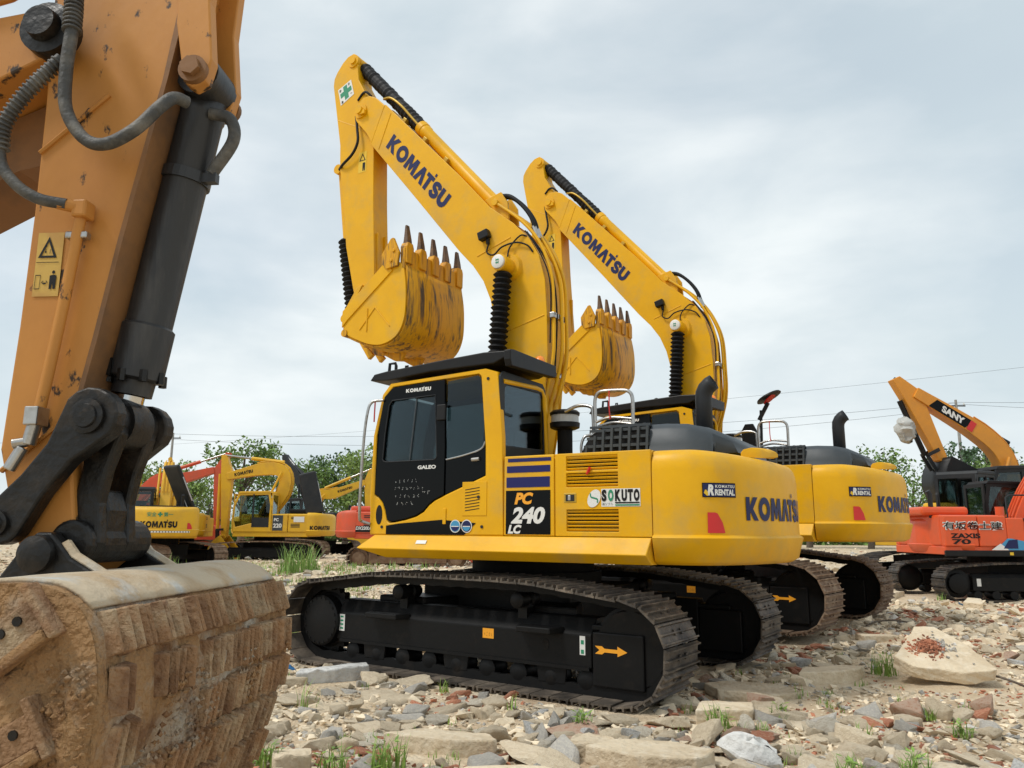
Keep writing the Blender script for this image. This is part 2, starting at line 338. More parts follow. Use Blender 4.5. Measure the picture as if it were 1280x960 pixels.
    g = G(); g.b2(-.95, .95, -.8, .8, .52, .86)
    for sx in (1, -1):
        for sy in (1, -1): g.prism([(sx*.3, sy*.4), (sx*.85, sy*.35), (sx*1.25, sy*1.2), (sx*.6, sy*1.2)], .46, .74, 'z')
    o = g.obj('carbody', 'frameblack', root, bevel=.02); o.rotation_euler.z = du
    g = G(); g.lathe((0, 0, .8), (0, 0, 1.15), [(0, .72), (.08, .72), (.08, .78), (.2, .78), (.2, .7), (.35, .7)], 40); g.obj('swing_bearing', 'blackmatte', root, smooth=30)
# ------------------------------------------------------------------ counterweight surface
CWP = spline([(-1.966, 1.36), (-2.14, 1.357), (-2.33, 1.315), (-2.49, 1.22), (-2.62, 1.06), (-2.73, .84), (-2.82, .58), (-2.89, .3), (-2.92, 0)], 6)
CWP = CWP+[(x, -y) for x, y in CWP[-2::-1]]
CWA = np.array(CWP); CWS = np.r_[0, np.cumsum(np.linalg.norm(np.diff(CWA, axis=0), axis=1))]
_t = np.gradient(CWA, axis=0); _t /= np.linalg.norm(_t, axis=1)[:, None]; CWN = np.stack([_t[:, 1], -_t[:, 0]], 1)
if CWN[0, 1] < 0: CWN = -CWN
CWN[0] = (0, 1); CWN[-1] = (0, -1)
def cw_pt(s, z, off=0):
    x, y = (np.interp(s, CWS, CWA[:, k]) for k in (0, 1)); a, b = (np.interp(s, CWS, CWN[:, k]) for k in (0, 1)); return Vector((x+a*off, y+b*off, z))
def cwmap(s0, s1, z0, z1, off=.006): return lambda u, v: cw_pt(s0+(s1-s0)*u, z0+(z1-z0)*v, off)
def build_cw(root, m='yellow'):
    prof = [(1.15, -.13), (1.155, -.08), (1.19, -.02), (1.385, .035), (1.40, .022), (1.412, 0), (1.98, -.004), (2.05, -.012), (2.10, -.03), (2.14, -.06), (2.16, -.11), (2.165, -.2)]
    rows = []
    for z, off in prof:
        r = []
        for i, (x, y) in enumerate(CWP):
            dz = -.06*max(0, (-x-2.3)/.6)**1.5 if z > 1.9 else 0
            q = np.array((x, y))+CWN[i]*off; r.append((min(q[0], -1.966) if i not in (0, len(CWP)-1) else -1.966, q[1], z+dz))
        rows.append(r)
    g = G(); g.grid(rows); n = len(CWP); k = len(rows)
    g.f.append(tuple(range(n-1, -1, -1))); g.f.append(tuple(range((k-1)*n, k*n))); g.f.append(tuple([i*n for i in range(k)]+[i*n+n-1 for i in range(k-1, -1, -1)]))
    return g.obj('counterweight', m, root, smooth=50)
def slats(g, x0, x1, z0, z1, n, y, w=.03):
    for i in range(n):
        z = z0+(i+.5)*(z1-z0)/n; g.box(((x0+x1)/2, y, z), (abs(x1-x0), w, (z1-z0)/n*.62), Matrix.Rotation(R(28), 3, 'X'))
def gridpanel(xs, zs, holes, y):
    g = G(); n = len(zs)
    for i in range(len(xs)-1):
        for j in range(n-1): pass
    g.v = [(x, y, z) for x in xs for z in zs]
    for i in range(len(xs)-1):
        for j in range(n-1):
            if (i, j) not in holes: g.f.append((i*n+j, i*n+j+1, (i+1)*n+j+1, (i+1)*n+j))
    return g
# ------------------------------------------------------------------ the main excavator
def build_main(pose, du, label):
    root = empty('excavator', pose[:3], pose[3], label, 'excavator', 'pair of yellow excavators parked side by side')
    build_undercarriage(root, du)
    # --- platform
    g = G(); g.b2(-1.95, 1.2, -1.33, 1.33, 1.16, 1.37); g.obj('deck', 'blackmatte', root)
    for s in (1, -1):
        a = [(1.22, 1.36*s, 1.385), (1.38, 1.475*s, 1.245), (1.02, 1.40*s, 1.15)]; b = [(-1.95, 1.362*s, 1.385), (-1.935, 1.475*s, 1.235), (-1.96, 1.40*s, 1.15)]
        g = G(); g.v = a+b+[(1.15, 1.25*s, 1.385), (.95, 1.25*s, 1.15), (-1.95, 1.25*s, 1.385), (-1.96, 1.25*s, 1.15)]
        g.f = [(0, 1, 4, 3), (1, 2, 5, 4), (0, 3, 8, 6), (2, 7, 9, 5), (6, 8, 9, 7), (0, 6, 7, 2, 1), (3, 4, 5, 9, 8)]
        o = g.obj('side_skirt', 'yellow', root, bevel=.008)
        if s == 1: mark(shape2('rect'), 'white', o, quadmap((.6, 1.437, 1.3), (.47, 1.437, 1.3), (.6, 1.412, 1.335), (.47, 1.412, 1.335)), 'sticker')
    cw = build_cw(root)
    Lg = logo()
    mark(Lg, 'navy', cw, cwmap(.885, 2.06, 1.535, 1.80), 'maker_logo', cut=30)
    mark(shape2('rect'), 'gloss_black', cw, cwmap(.44, .765, 1.735, 1.86, .004), 'rental_sticker', cut=8)
    mark(shape2('rect'), 'navy', cw, cwmap(.447, .758, 1.742, 1.853, .006), 'sticker_field', cut=8)
    mark(font('KOMATSU', .03, 0, 1.25), 'white', cw, cwmap(.555, .75, 1.817, 1.843, .008), 'sticker_print', cut=6)
    mark(font('RENTAL', .045), 'white', cw, cwmap(.55, .75, 1.752, 1.805, .008), 'sticker_print', cut=6)
    mark(font('R', .06, .2), 'white', cw, cwmap(.482, .543, 1.75, 1.845, .008), 'sticker_print', cut=3)
    mark(([(0, .2), (.35, .0), (.5, .0), (.5, .25), (.3, .45), (.15, .45)], [tuple(range(6))]), 'decal_yellow', cw, cwmap(.452, .488, 1.748, 1.80, .010), 'sticker_print', cut=2)
    mark(([(0, 0), (1, 0), (.86, .5), (.58, .95), (.45, 1), (.02, 1)], [tuple(range(6))]), 'red', cw, cwmap(.475, .635, 1.43, 1.605), 'reflector', cut=5)
    # yellow rear lamp cover on top
    g = G(); rows = []
    for t, w, h, z_ in ((0, .03, .02, 0), (.12, .075, .07, 0), (.4, .09, .095, 0), (.75, .075, .09, 0), (1, .045, .05, .02)):
        cx_, cy_ = -2.60-.24*t, .62-.2*t; rows.append([(cx_+.6*w*a_, cy_-.8*w*a_*-1, 2.135-.02*t+z_+h*q_) for a_, q_ in ((1, 0), (1, .55), (.55, 1), (-.55, 1), (-1, .55), (-1, 0), (1, 0))])
    g.grid(rows); g.f.append((0, 1, 2, 3, 4, 5)); g.f.append((28, 29, 30, 31, 32, 33)); g.obj('camera_cover', 'yellow', root, bevel=.012, smooth=30)
    # --- engine bay left: two service doors
    ep = gridpanel([-.425, -.45, -.96, -.985], [1.39, 1.41, 2.15, 2.165], set(), 1.36).obj('service_door', 'yellow', root, solid=.06, bevel=.01)
    for (xa, xb), (za, zb), m in (((-.47, -.955), (2.105, 2.14), 'blue'), ((-.46, -.945), (2.0, 2.065), 'blue'), ((-.455, -.94), (1.855, 1.955), 'blue')):
        mark(shape2('rect'), m, ep, side(xa, xb, za, zb, 1.3635), 'stripe')
    mark(shape2('rect'), 'gloss_black', ep, side(-.45, -.945, 1.405, 1.825, 1.3635), 'number_plate')
    mark(font('PC', .05, .25), 'orange_txt', ep, side(-.55, -.76, 1.69, 1.805, 1.367), 'number')
    mark(font('240', .045, .22), 'white', ep, side(-.51, -.89, 1.505, 1.665, 1.367), 'number')
    mark(font('LC', .05, .25), 'white', ep, side(-.475, -.63, 1.41, 1.495, 1.367), 'number')
    vz = [(1.435, 1.635), (1.845, 1.975), (2.0, 2.135)]
    ep2 = gridpanel([-.995, -1.115, -1.64, -1.958], [1.39, 1.435, 1.635, 1.845, 1.975, 2.0, 2.135, 2.165], {(1, 1), (1, 3), (1, 5)}, 1.36).obj('service_door', 'yellow', root, solid=.045, bevel=.006)
    for (z0, z1), n in zip(vz, (6, 4, 4)):
        for i in range(n):
            z = z0+(i+.5)*(z1-z0)/n; g = G(); g.box((-1.3775, 1.343, z), (.535, .008, (z1-z0)/n*.62), Matrix.Rotation(R(-40), 3, 'X')); g.obj('vent_slat', 'yellow', ep2)
    g = G(); g.b2(-1.09, -1.22, 1.355, 1.364, 1.70, 1.79); g.obj('latch', 'brassy', ep2, bevel=.004)
    g = G(); g.b2(-1.11, -1.20, 1.36, 1.367, 1.715, 1.775); g.obj('latch_recess', 'darkgrey', ep2); g = G(); g.b2(-1.135, -1.165, 1.362, 1.374, 1.72, 1.77); g.obj('latch_key', 'steel', ep2, bevel=.005)
    g = G(); g.cyl((-1.33, 1.362, 1.965), (-1.36, 1.378, 1.99), .012, n=8); g.cyl((-1.34, 1.362, 1.98), (-1.37, 1.38, 2.02), .014, n=8); g.obj('ribbon', 'red', ep2)
    firsts = []
    firsts.append(mark(shape2('rect'), 'white', ep2, side(-1.475, -1.855, 1.66, 1.822, 1.363), 'dealer_sticker'))
    firsts.append(mark(([(.5+.5*math.cos(t)+.16*math.sin(t), .5+.5*math.sin(t)) for t in np.linspace(0, 2*PI, 28, endpoint=False)], [tuple(range(28))]), 'white', ep2, side(-1.335, -1.47, 1.655, 1.818, 1.366), 'dealer_sticker'))
    firsts.append(mark(strip(spline([(0, .95), (.08, .62), (.4, .52), (.7, .45), (.92, .35), (.88, .05)], 4), .07), 'green', ep2, side(-1.36, -1.445, 1.695, 1.785, 1.369), 'sticker_print'))
    for t_, m_, xa, xb in (('S', 'black', -1.48, -1.528), ('O', 'green', -1.543, -1.597), ('K', 'black', -1.612, -1.668), ('U', 'black', -1.676, -1.728), ('T', 'black', -1.736, -1.786), ('O', 'black', -1.794, -1.848)):
        firsts.append(mark(font(t_, .06), m_, ep2, side(xa, xb, 1.708, 1.815, 1.367), 'sticker_print'))
    firsts.append(mark(shape2('rect'), 'black', ep2, side(-1.612, -1.848, 1.689, 1.701, 1.367), 'sticker_print')); firsts.append(mark(shape2('rect'), 'green', ep2, side(-1.612, -1.848, 1.668, 1.68, 1.367), 'sticker_print'))
    firsts.append(mark(font('㈱ソクト', .0), 'greyhood', ep2, side(-1.485, -1.59, 1.67, 1.698, 1.367), 'sticker_print'))
    for o in firsts: o['first_only'] = 1
    g = G(); g.b2(-1.95, -.44, .95, 1.28, 1.40, 2.12); g.obj('engine_bay', 'blackmatte', root)
    g = G(); g.prism([(-1.355, 1.39), (-1.355, 2.1), (-1.28, 2.165), (1.27, 2.165), (1.352, 2.135), (1.352, 2.12), (1.2, 2.11), (-1.2, 2.1), (-1.28, 1.39)], -1.955, -.43, 'x'); g.obj('bonnet_deck', 'yellow', root, bevel=.02)
    g = G(); g.b2(-.42, 1.15, -1.35, -.5, 1.38, 2.2); g.obj('tank', 'yellow', root, bevel=.04)
    # --- grey engine hood with grille
    def hood_row(x, k, top):          # cross-section at x
        w = 1.0-.0*k; r = []
        for y, z in ((w+.03, 2.165), (w, 2.25), (w-.03, top-.07), (w-.10, top-.01), (w-.25, top), (-w+.25, top), (-w+.1, top-.01), (-w+.03, top-.07), (-w, 2.25), (-w-.03, 2.165)): r.append((x, y-.05, z))
        return r
    g = G(); rows = [hood_row(x, 0, t) for x, t in ((-1.80, 2.47), (-1.95, 2.47), (-2.15, 2.455), (-2.3, 2.42), (-2.42, 2.36), (-2.5, 2.28), (-2.54, 2.18))]
    rows = [[(p[0]+(.12 if abs(p[1]+.05) > .8 and i > 3 else 0)*(i-3)/2, p[1]*(1-.045*max(0, i-2)), p[2]) for p in r] for i, r in enumerate(rows)]
    g.grid(rows); n = 10; g.f.append(tuple(range(n))); g.f.append(tuple(range(6*n+n-1, 6*n-1, -1))); hd = g.obj('engine_hood', 'greyhood', root, smooth=50)
    g = G(); fr = [(-1.79, 2.465), (-1.4, 2.455), (-1.25, 2.43), (-1.16, 2.38), (-1.08, 2.26), (-1.05, 2.165)]
    g.prism([(x, z) for x, z in fr]+[(-1.05, 2.16), (-1.79, 2.16)], -.9, .90); g.obj('hood_interior', 'black', hd)
    g = G(); y = .955
    for z in (2.185, 2.265, 2.345, 2.42): g.b2(-1.80, -1.08-(z-2.18)*.38, y-.012, y+.014-(z-2.18)*.1, z-.014, z+.014)
    for i in range(8):
        x = -1.13-i*.092; zt = 2.44 if i > 2 else (2.27, 2.37, 2.42)[i]
        g.prism([(x-.012, 2.17), (x+.012, 2.17), (x+.012-.015, zt), (x-.012-.015, zt)], y-.014, y+.012)
    for z_, y_ in ((2.455, .93),): g.b2(-1.80, -1.3, y_-.06, y_, z_-.012, z_+.012)
    for i in range(7):                                  # top slots
        x = -1.2-i*.09; g.b2(x-.014, x+.014, -.9, .92, 2.452-(.03 if i < 1 else 0), 2.475-(.03 if i < 1 else 0))
    for yy in (.9, .6, .3, 0, -.3, -.6, -.9): g.b2(-1.8, -1.16, yy-.014, yy+.014, 2.45, 2.472)
    g.b2(-1.10, -1.04, -.95, .97, 2.165, 2.2); g.obj('grille', 'greyhood', hd)
    for yy, xx in ((.2, -2.12),):
        g = G(); P = [(xx, yy, 2.3), (xx, yy, 2.78), (xx-.005, yy, 2.84), (xx-.03, yy+.0, 2.89), (xx-.07, yy, 2.93), (xx-.115, yy, 2.955)]
        g.tubes(P, [.085, .085, .087, .087, .085, .082], 18, cap=False); x = g.obj('exhaust_pipe', 'darkgrey', root, smooth=60, solid=.006)
    # pre-cleaner
    px, py = -.56, .28
    g = G(); g.lathe((px, py, 2.1), (px, py, 2.8), [(0, .17), (.1, .17), (.12, .085), (.44, .085), (.45, .1)], 24); pc = g.obj('air_intake', 'blackmatte', root, smooth=40)
    g = G(); g.lathe((px, py, 2.55), (px, py, 2.8), [(0, .12), (.02, .165), (.075, .17)], 24); g.obj('intake_base', 'black', pc, smooth=40)
    g = G(); g.lathe((px, py, 2.625), (px, py, 2.8), [(0, .155), (.085, .155)], 24); g.obj('intake_bowl', 'lens', pc, smooth=40)
    g = G(); g.lathe((px, py, 2.71), (px, py, 2.85), [(0, .165), (.03, .17), (.055, .14), (.06, .03)], 24); g.obj('intake_cap', 'black', pc, smooth=40)
    # hand rails
    def rail(P, r=.019): g = G(); g.tubes(spline(P, 6), r, 10); return g.obj('hand_rail', 'steel', root, smooth=60)
    y = .6
    rail([(-1.08, y, 2.2), (-1.08, y, 2.6), (-1.08, y, 2.8), (-1.12, y, 2.87), (-1.2, y, 2.885), (-1.4, y, 2.875), (-1.47, y, 2.85), (-1.5, y, 2.78), (-1.5, y, 2.6), (-1.5, y, 2.42)])
    rail([(-1.08, y, 2.56), (-1.25, y, 2.6), (-1.5, y, 2.57)], .015); rail([(-1.1, y-.02, 2.52), (-1.25, y-.1, 2.56), (-1.46, y-.1, 2.53)], .015)
    rail([(-.7, .55, 2.71), (-.85, .55, 2.76), (-1.0, .56, 2.74), (-1.04, .57, 2.65), (-1.05, .57, 2.2)]); rail([(-1.08, .66, 2.42), (-1.0, .7, 2.4), (-.97, .72, 2.3), (-.98, .72, 2.18)], .015)
    rail([(1.36, 1.42, 1.53), (1.35, 1.47, 1.62), (1.33, 1.48, 2.3), (1.30, 1.47, 2.7), (1.27, 1.43, 2.84), (1.15, 1.38, 2.86)], .016); rail([(1.36, 1.42, 1.53), (1.28, 1.37, 1.5)], .016)
    g = G(); g.tubes([(1.25, 1.40, 2.85), (1.25, 1.405, 2.7), (1.255, 1.40, 2.62)], .008, 6); g.obj('ribbon', 'red', root)['first_only'] = 1
    g = G(); g.tubes([(-1.25, .62, 2.88), (-1.25, .625, 2.7), (-1.255, .62, 2.58)], .007, 6); g.obj('ribbon', 'red', root)
    # --- cab
    O = [(1.03, 1.385), (1.12, 1.385), (1.29, 1.385), (1.295, 1.5), (1.30, 1.65), (1.31, 1.78), (1.29, 2.47), (1.18, 2.93), (1.07, 3.045), (-.19, 3.09), (-.34, 3.04), (-.40, 2.37), (-.42, 1.385), (.30, 1.385), (.42, 1.385), (.49, 1.385), (.56, 1.385), (.66, 1.385), (.8, 1.385), (.95, 1.385)]
    I = [(1.03, 1.515), (1.06, 1.54), (1.085, 1.64), (1.13, 1.73), (1.19, 1.79), (1.245, 1.81), (1.24, 2.47), (1.14, 2.9), (1.03, 3.005), (-.10, 3.045), (-.135, 3.02), (-.2, 2.28), (-.205, 1.985), (.30, 1.795), (.42, 1.745), (.49, 1.70), (.56, 1.63), (.66, 1.58), (.8, 1.545), (.95, 1.52)]
    g = G(); g.ring(O, I, 1.29, 1.36); cab = g.obj('cab', 'yellow', root, bevel=.014, smooth=30)
    g = G(); g.prism([(1.25, 1.39), (1.27, 1.78), (1.28, 1.80), (1.25, 1.80)], .4, 1.29); g.b2(-.40, 1.25, .40, 1.29, 1.385, 1.44); g.obj('cab_floor', 'blackmatte', cab)
    g = G(); g.prism([(1.16, 2.97), (1.07, 3.05), (-.19, 3.085), (-.32, 3.05), (-.32, 3.0), (1.12, 2.96)], .39, 1.30); g.obj('cab_roof', 'yellow', cab)
    D = [(1.15, 2.895), (1.03, 2.995), (.325, 3.02), (.305, 2.3), (.305, 1.80), (.425, 1.75), (.495, 1.705), (.565, 1.637), (.665, 1.588), (.8, 1.553), (.95, 1.53), (1.025, 1.527), (1.05, 1.55), (1.075, 1.645), (1.12, 1.74), (1.185, 1.80), (1.235, 1.82), (1.23, 2.47)]
    Wn = [(1.075, 2.80), (1.03, 2.85), (.44, 2.865), (.41, 2.3), (.405, 2.2), (.42, 2.18), (.45, 2.17), (.55, 2.17), (.65, 2.17), (.8, 2.17), (.95, 2.17), (1.02, 2.17), (1.06, 2.17), (1.08, 2.17), (1.10, 2.175), (1.12, 2.18), (1.14, 2.2), (1.12, 2.47)]
    g = G(); g.ring(D, Wn, 1.325, 1.366); door = g.obj('door', 'gloss_black', cab, bevel=.006)
    g = G(); g.prism([(1.10, 2.82), (1.04, 2.87), (.42, 2.88), (.39, 2.18), (.44, 2.15), (1.1, 2.15), (1.16, 2.2)], 1.338, 1.344); g.obj('window_pane', 'glass_tint', door)
    g = G(); W2 = [(a*.985+.75*.015, b*.985+2.5*.015) for a, b in Wn]; g.tubes([(a, 1.366, b) for a, b in Wn]+[(Wn[0][0], 1.366, Wn[0][1])], .007, 6, cap=False); g.obj('window_seal', 'darkgrey', door)
    g = G(); g.tubes([(.70, 1.35, 2.86), (.775, 1.35, 2.17)], .009, 6); g.obj('sliding_rail', 'greyhood', door)
    mark(Lg, 'white', door, side(.84, .5, 2.92, 2.972, 1.3695), 'maker_logo'); mark(font('GALEO', .04), 'white', door, side(.65, .41, 2.075, 2.115, 1.3695), 'model_name')
    for i, (n_, x0, x1, z0) in enumerate(((6, .95, .66, 1.935), (8, .95, .57, 1.86), (6, .94, .62, 1.775), (4, .92, .70, 1.70), (2, .58, .48, 1.81))):
        o_ = mark(scribble(i+2, n_), 'steel', door, side(x0, x1, z0, z0+.04, 1.3695), 'pen_scribble'); o_['first_only'] = 1; o_['kind'] = 'stuff'
    g = G(); g.b2(.40, .285, 1.36, 1.40, 2.58, 2.75); g.obj('door_hinge', 'black', door, bevel=.01); g = G(); g.b2(.31, .27, 1.36, 1.37, 1.50, 1.66); g.obj('door_hinge', 'yellow', door, bevel=.004)
    g = G(); g.prism([(.295, 2.175), (-.05, 2.22), (-.2, 2.28), (-.2, 1.99), (.295, 1.80)], 1.318, 1.352); qp = g.obj('quarter_panel', 'gloss_black', cab, bevel=.004)
    g = G(); g.prism([(.295, 3.0), (-.09, 3.03), (-.125, 3.0), (-.19, 2.29), (-.05, 2.23), (.295, 2.18)], 1.338, 1.344); g.obj('window_pane', 'glass_tint', cab)
    g = G(); g.tubes(spline([(.29, 1.354, 2.165), (.1, 1.354, 2.195), (-.08, 1.354, 2.235), (-.16, 1.354, 2.27), (-.192, 1.354, 2.33)], 5), .009, 6); g.obj('window_seal', 'steel', cab)
    g = G(); g.tubes([(-.04, 1.36, 2.15), (-.13, 1.36, 2.155)], .022, 8); g.obj('door_handle', 'steel', cab, smooth=60)
    vp = gridpanel([.07, .06, -.215, -.225], [1.585, 1.595, 1.915, 1.925], set(), 1.3655).obj('cab_vent', 'yellow', cab, solid=.006, bevel=.002)
    for i in range(8):
        z = 1.64+i*.03; g = G(); g.prism([(.035, z-.01), (-.14, z+.012), (-.14, z+.02), (.035, z-.002)], 1.360, 1.3675); g.obj('vent_slot', 'black', vp)
    g = G(); g.cyl((-.13, 1.36, 1.77), (-.13, 1.375, 1.77), .016, n=10); g.obj('lock', 'darkgrey', vp)
    n = 20; g = G(); g.prism([(1.165+.045*math.cos(2*PI*i/n), 1.60+.105*math.sin(2*PI*i/n)) for i in range(n)], 1.355, 1.363); g.obj('dark_grip_disc', 'black', cab)  # raised black disc; the dark of the oval hole is put in as colour
    mark(([(0, 0), (0, .6), (.15, .75), (.62, 1), (.98, .78), (.86, 0)], [tuple(range(6))]), 'gloss_black', cab, quadmap((1.06, 1.364, 1.392), (-.10, 1.364, 1.392), (1.06, 1.364, 1.545), (-.10, 1.364, 1.545)), 'lower_trim')
    for x, m in ((.15, 'skyblue'), (.01, 'navy')):
        a = mark(shape2('disc'), 'white', cab, side(x+.065, x-.065, 1.415, 1.545, 1.367), 'round_sticker'); b = mark(shape2('disc'), m, cab, side(x+.056, x-.056, 1.424, 1.536, 1.369), 'round_sticker')
        mark(shape2('rect'), 'white', cab, side(x+.045, x-.045, 1.474, 1.482, 1.371), 'sticker_print'); mark(([(0, 0), (.2, -.45), (.5, -.6), (.8, -.45), (1, 0)], [(0, 1, 2, 3, 4)]), 'blue' if m == 'skyblue' else 'skyblue', cab, side(x+.05, x-.05, 1.43, 1.472, 1.371), 'sticker_print')
    g = G()
    for x, z in ((-.225, 2.98), (-.17, 1.475), (1.12, 1.47)): g.cyl((x, 1.355, z), (x, 1.368, z), .016, n=10)
    g.obj('bolt', 'darkgrey', cab)
    # rear face
    Or = [(1.355, 1.385), (1.355, 3.0), (1.30, 3.06), (.45, 3.06), (.39, 3.0), (.39, 1.385)]; Ir = [(1.27, 2.29), (1.27, 2.88), (1.22, 2.92), (.5, 2.94), (.44, 2.89), (.44, 2.32)]
    g = G(); g.ring(Or, Ir, -.375, -.345, 'x'); g.obj('rear_panel', 'graydark', cab, bevel=.01)
    g = G(); g.prism([(1.29, 2.27), (1.29, 2.94), (.42, 2.96), (.42, 2.30)], -.366, -.36, 'x'); g.obj('window_pane', 'glass_tint', cab)
    g = G(); g.tubes([(-.36, 1.30, 2.95), (-.36, .6, 2.99), (-.36, .47, 2.98), (-.37, .42, 2.9), (-.38, .39, 2.4), (-.39, .385, 2.2)], .03, 8); g.obj('rear_pillar', 'yellow', cab, smooth=60)
    # right and front walls
    Ol = [(1.25, 1.39), (1.27, 1.78), (1.26, 2.47), (1.07, 3.03), (-.32, 3.04), (-.36, 1.39)]; Il = [(1.15, 1.6), (1.18, 1.8), (1.17, 2.4), (1.02, 2.9), (-.2, 2.94), (-.25, 1.9)]
    g = G(); g.ring(Ol, Il, .39, .42); g.obj('right_wall', 'black', cab); g = G(); g.prism(Il, .40, .406); g.obj('window_pane', 'glass_tint', cab)
    g = G(); fw = [(1.285, 1.80), (1.275, 2.47), (1.16, 2.94)]; g.prism(fw+[(a-.006, b) for a, b in fw[::-1]], .42, 1.29); g.obj('windscreen', 'glass_tint', cab)
    for y in (.42, 1.285): g = G(); g.tubes([(1.27, y, 1.4), (1.28, y, 1.8), (1.265, y, 2.47), (1.15, y, 2.93), (1.04, y, 3.02)], .032, 8); g.obj('front_pillar', 'black', cab, smooth=60)
    # seat
    g = G(); g.b2(.05, .55, .62, 1.1, 1.85, 1.98); g.prism([(.1, 1.9), (-.05, 2.55), (-.15, 2.55), (-.02, 1.85)], .64, 1.08); g.prism([(-.06, 2.56), (-.1, 2.76), (-.18, 2.76), (-.14, 2.56)], .74, .98); g.b2(.1, .5, .5, .62, 1.5, 2.1); g.b2(.1, .5, 1.1, 1.22, 1.5, 2.1); g.b2(0, .5, .65, 1.05, 1.44, 1.86)
    g.obj('seat', 'blackmatte', cab, bevel=.03)
    # --- roof guard
    g = G(); sec = [(1.36, 3.10), (1.30, 3.17), (1.13, 3.19), (.29, 3.24), (-.17, 3.262), (-.44, 3.25), (-.46, 3.19), (-.30, 3.13), (.5, 3.125), (1.10, 3.08)]
    g.prism(sec, .40, 1.38); rg = g.obj('roof_guard', 'black', root, bevel=.012)
    g = G(); g.prism([(1.41, 3.25), (1.33, 3.262), (.40, 3.262), (.40, 3.14), (.44, 3.12), (1.38, 3.08), (1.41, 3.15)], -.52, -.44, 'x'); g.obj('rear_visor', 'black', rg, bevel=.01)
    g = G(); g.tubes([(1.05, 1.3, 3.17), (1.05, 1.3, 3.26), (1.06, 1.3, 3.29), (1.14, 1.3, 3.29), (1.15, 1.3, 3.17)], .018, 6); g.obj('lifting_eye', 'black', rg)
    g = G(); g.tubes([(.93, 1.28, 3.18), (.925, 1.28, 3.25), (.9, 1.28, 3.25), (.895, 1.28, 3.18)], .012, 6); g.obj('lifting_eye', 'black', rg); g = G(); g.tubes(spline([(.35, 1.2, 3.22), (.28, 1.2, 3.28), (.2, 1.2, 3.22)], 4), .01, 6); g.obj('lifting_eye', 'black', rg)
    g = G(); g.lathe((-.36, .5, 3.26), (-.36, .5, 3.4), [(0, .07), (.02, .075), (.06, .06), (.1, .045), (.115, .015)], 18); g.b2(-.42, -.34, .40, .56, 3.255, 3.29); g.obj('beacon', 'amber', rg, smooth=50)
    # --- boom
    bm = [(2.54, 6.89), (1.65, 5.82), (.96, 4.98), (.74, 4.74), (.58, 4.51), (.47, 4.25), (.40, 3.95), (.36, 3.56), (.40, 2.6), (.44, 2.1), (.30, 1.8), (.05, 1.8), (-.12, 2.1), (-.24, 2.8), (-.29, 3.47), (-.285, 3.95), (-.26, 4.37), (-.18, 4.69), (-.05, 4.92), (.18, 5.17), (.53, 5.46), (1.0, 6.0), (2.32, 7.42), (2.42, 7.34)]
    g = G(); g.prism(bm, -.20, .20); boom = g.obj('boom', 'yellow', root, bevel=.01)
    for s in (1, -1):       # side plates standing slightly proud, as the welded boom has
        a, b = (.2, .222) if s > 0 else (-.222, -.2)
        g = G(); ctr = [(1.45, 6.2), (.2, 4.5), (.05, 3)]
        def shrink(P, d):
            k = len(P); q = []
            for i in range(k):
                t = np.array(P[(i+1) % k])-np.array(P[i-1]); t /= np.linalg.norm(t); q.append((P[i][0]+t[1]*d, P[i][1]-t[0]*d))
            return q
        sp_ = shrink(bm, .0)
        g.prism(shrink(bm[:-1], -.018), min(a, b), max(a, b)); g.obj('side_plate', 'yellow', boom, bevel=.006)
        np_ = [(2.32, 7.42), (2.49, 7.59), (2.62, 7.66), (2.74, 7.66), (2.84, 7.58), (2.89, 7.46), (2.86, 7.33), (2.64, 7.07), (2.54, 6.89)]
        g = G(); g.prism(np_, .165*s, .226*s); g.obj('nose_plate', 'yellow', boom, bevel=.008)
        g = G(); g.cyl((2.76, .16*s, 7.45), (2.76, .30*s, 7.45), .06, n=16); g.cyl((2.76, .2*s, 7.45), (2.76, .25*s, 7.45), .11, n=20); g.box((2.70, .27*s, 7.40), (.1, .03, .06)); g.obj('pivot_pin', 'yellow', boom, smooth=40)
        g = G(); g.cyl((.21, .2*s, 4.6), (.21, .27*s, 4.6), .19, .16, n=28); g.cyl((.21, .27*s, 4.6), (.21, .48*s, 4.6), .105, n=24); g.obj('cylinder_boss', 'yellow', boom, smooth=40)
        g = G(); g.lathe((.21, .48*s, 4.6), (.21, .6*s, 4.6), [(0, .085), (.03, .085), (.035, .075)], 24); dsc = g.obj('pin_cap', 'white', boom, smooth=40)
        if s > 0:
            mark(shape2('arrow'), 'green', boom, side(.235, .185, 4.60, 4.635, .519), 'pin_cap_mark'); mark(shape2('arrow'), 'green', boom, side(.185, .235, 4.565, 4.6, .519), 'pin_cap_mark')
        g = G(); g.bellows((.215, .37*s, 4.50), (.31, .37*s, 3.2), .082, .118, 19); bc = g.obj('boom_cylinder_boot', 'rubber', root)
        g = G(); g.cyl((.31, .37*s, 3.22), (.42, .37*s, 1.7), .09); g.obj('boom_cylinder', 'yellow', root, smooth=40)
    def seam(P, y=.2225): g = G(); g.tubes([(a, y, b) for a, b in P], .008, 6); g.obj('weld_seam', 'yellow', boom)
    seam([(.69, 4.84), (.2, 5.0)]); seam([(.33, 3.78), (-.27, 3.94)]); seam([(2.4, 6.76), (2.2, 7.26)])
    mark(Lg, 'navy', boom, quadmap((2.27, .2265, 6.755), (1.26, .2265, 5.585), (2.09, .2265, 6.965), (1.065, .2265, 5.79)), 'maker_logo')
    g = G(); g.box((.56, .27, 5.08), (.15, .09, .11), Matrix.Rotation(R(15), 3, 'Y')); g.box((.52, .24, 5.0), (.04, .05, .08)); g.obj('work_lamp', 'black', boom, bevel=.012)
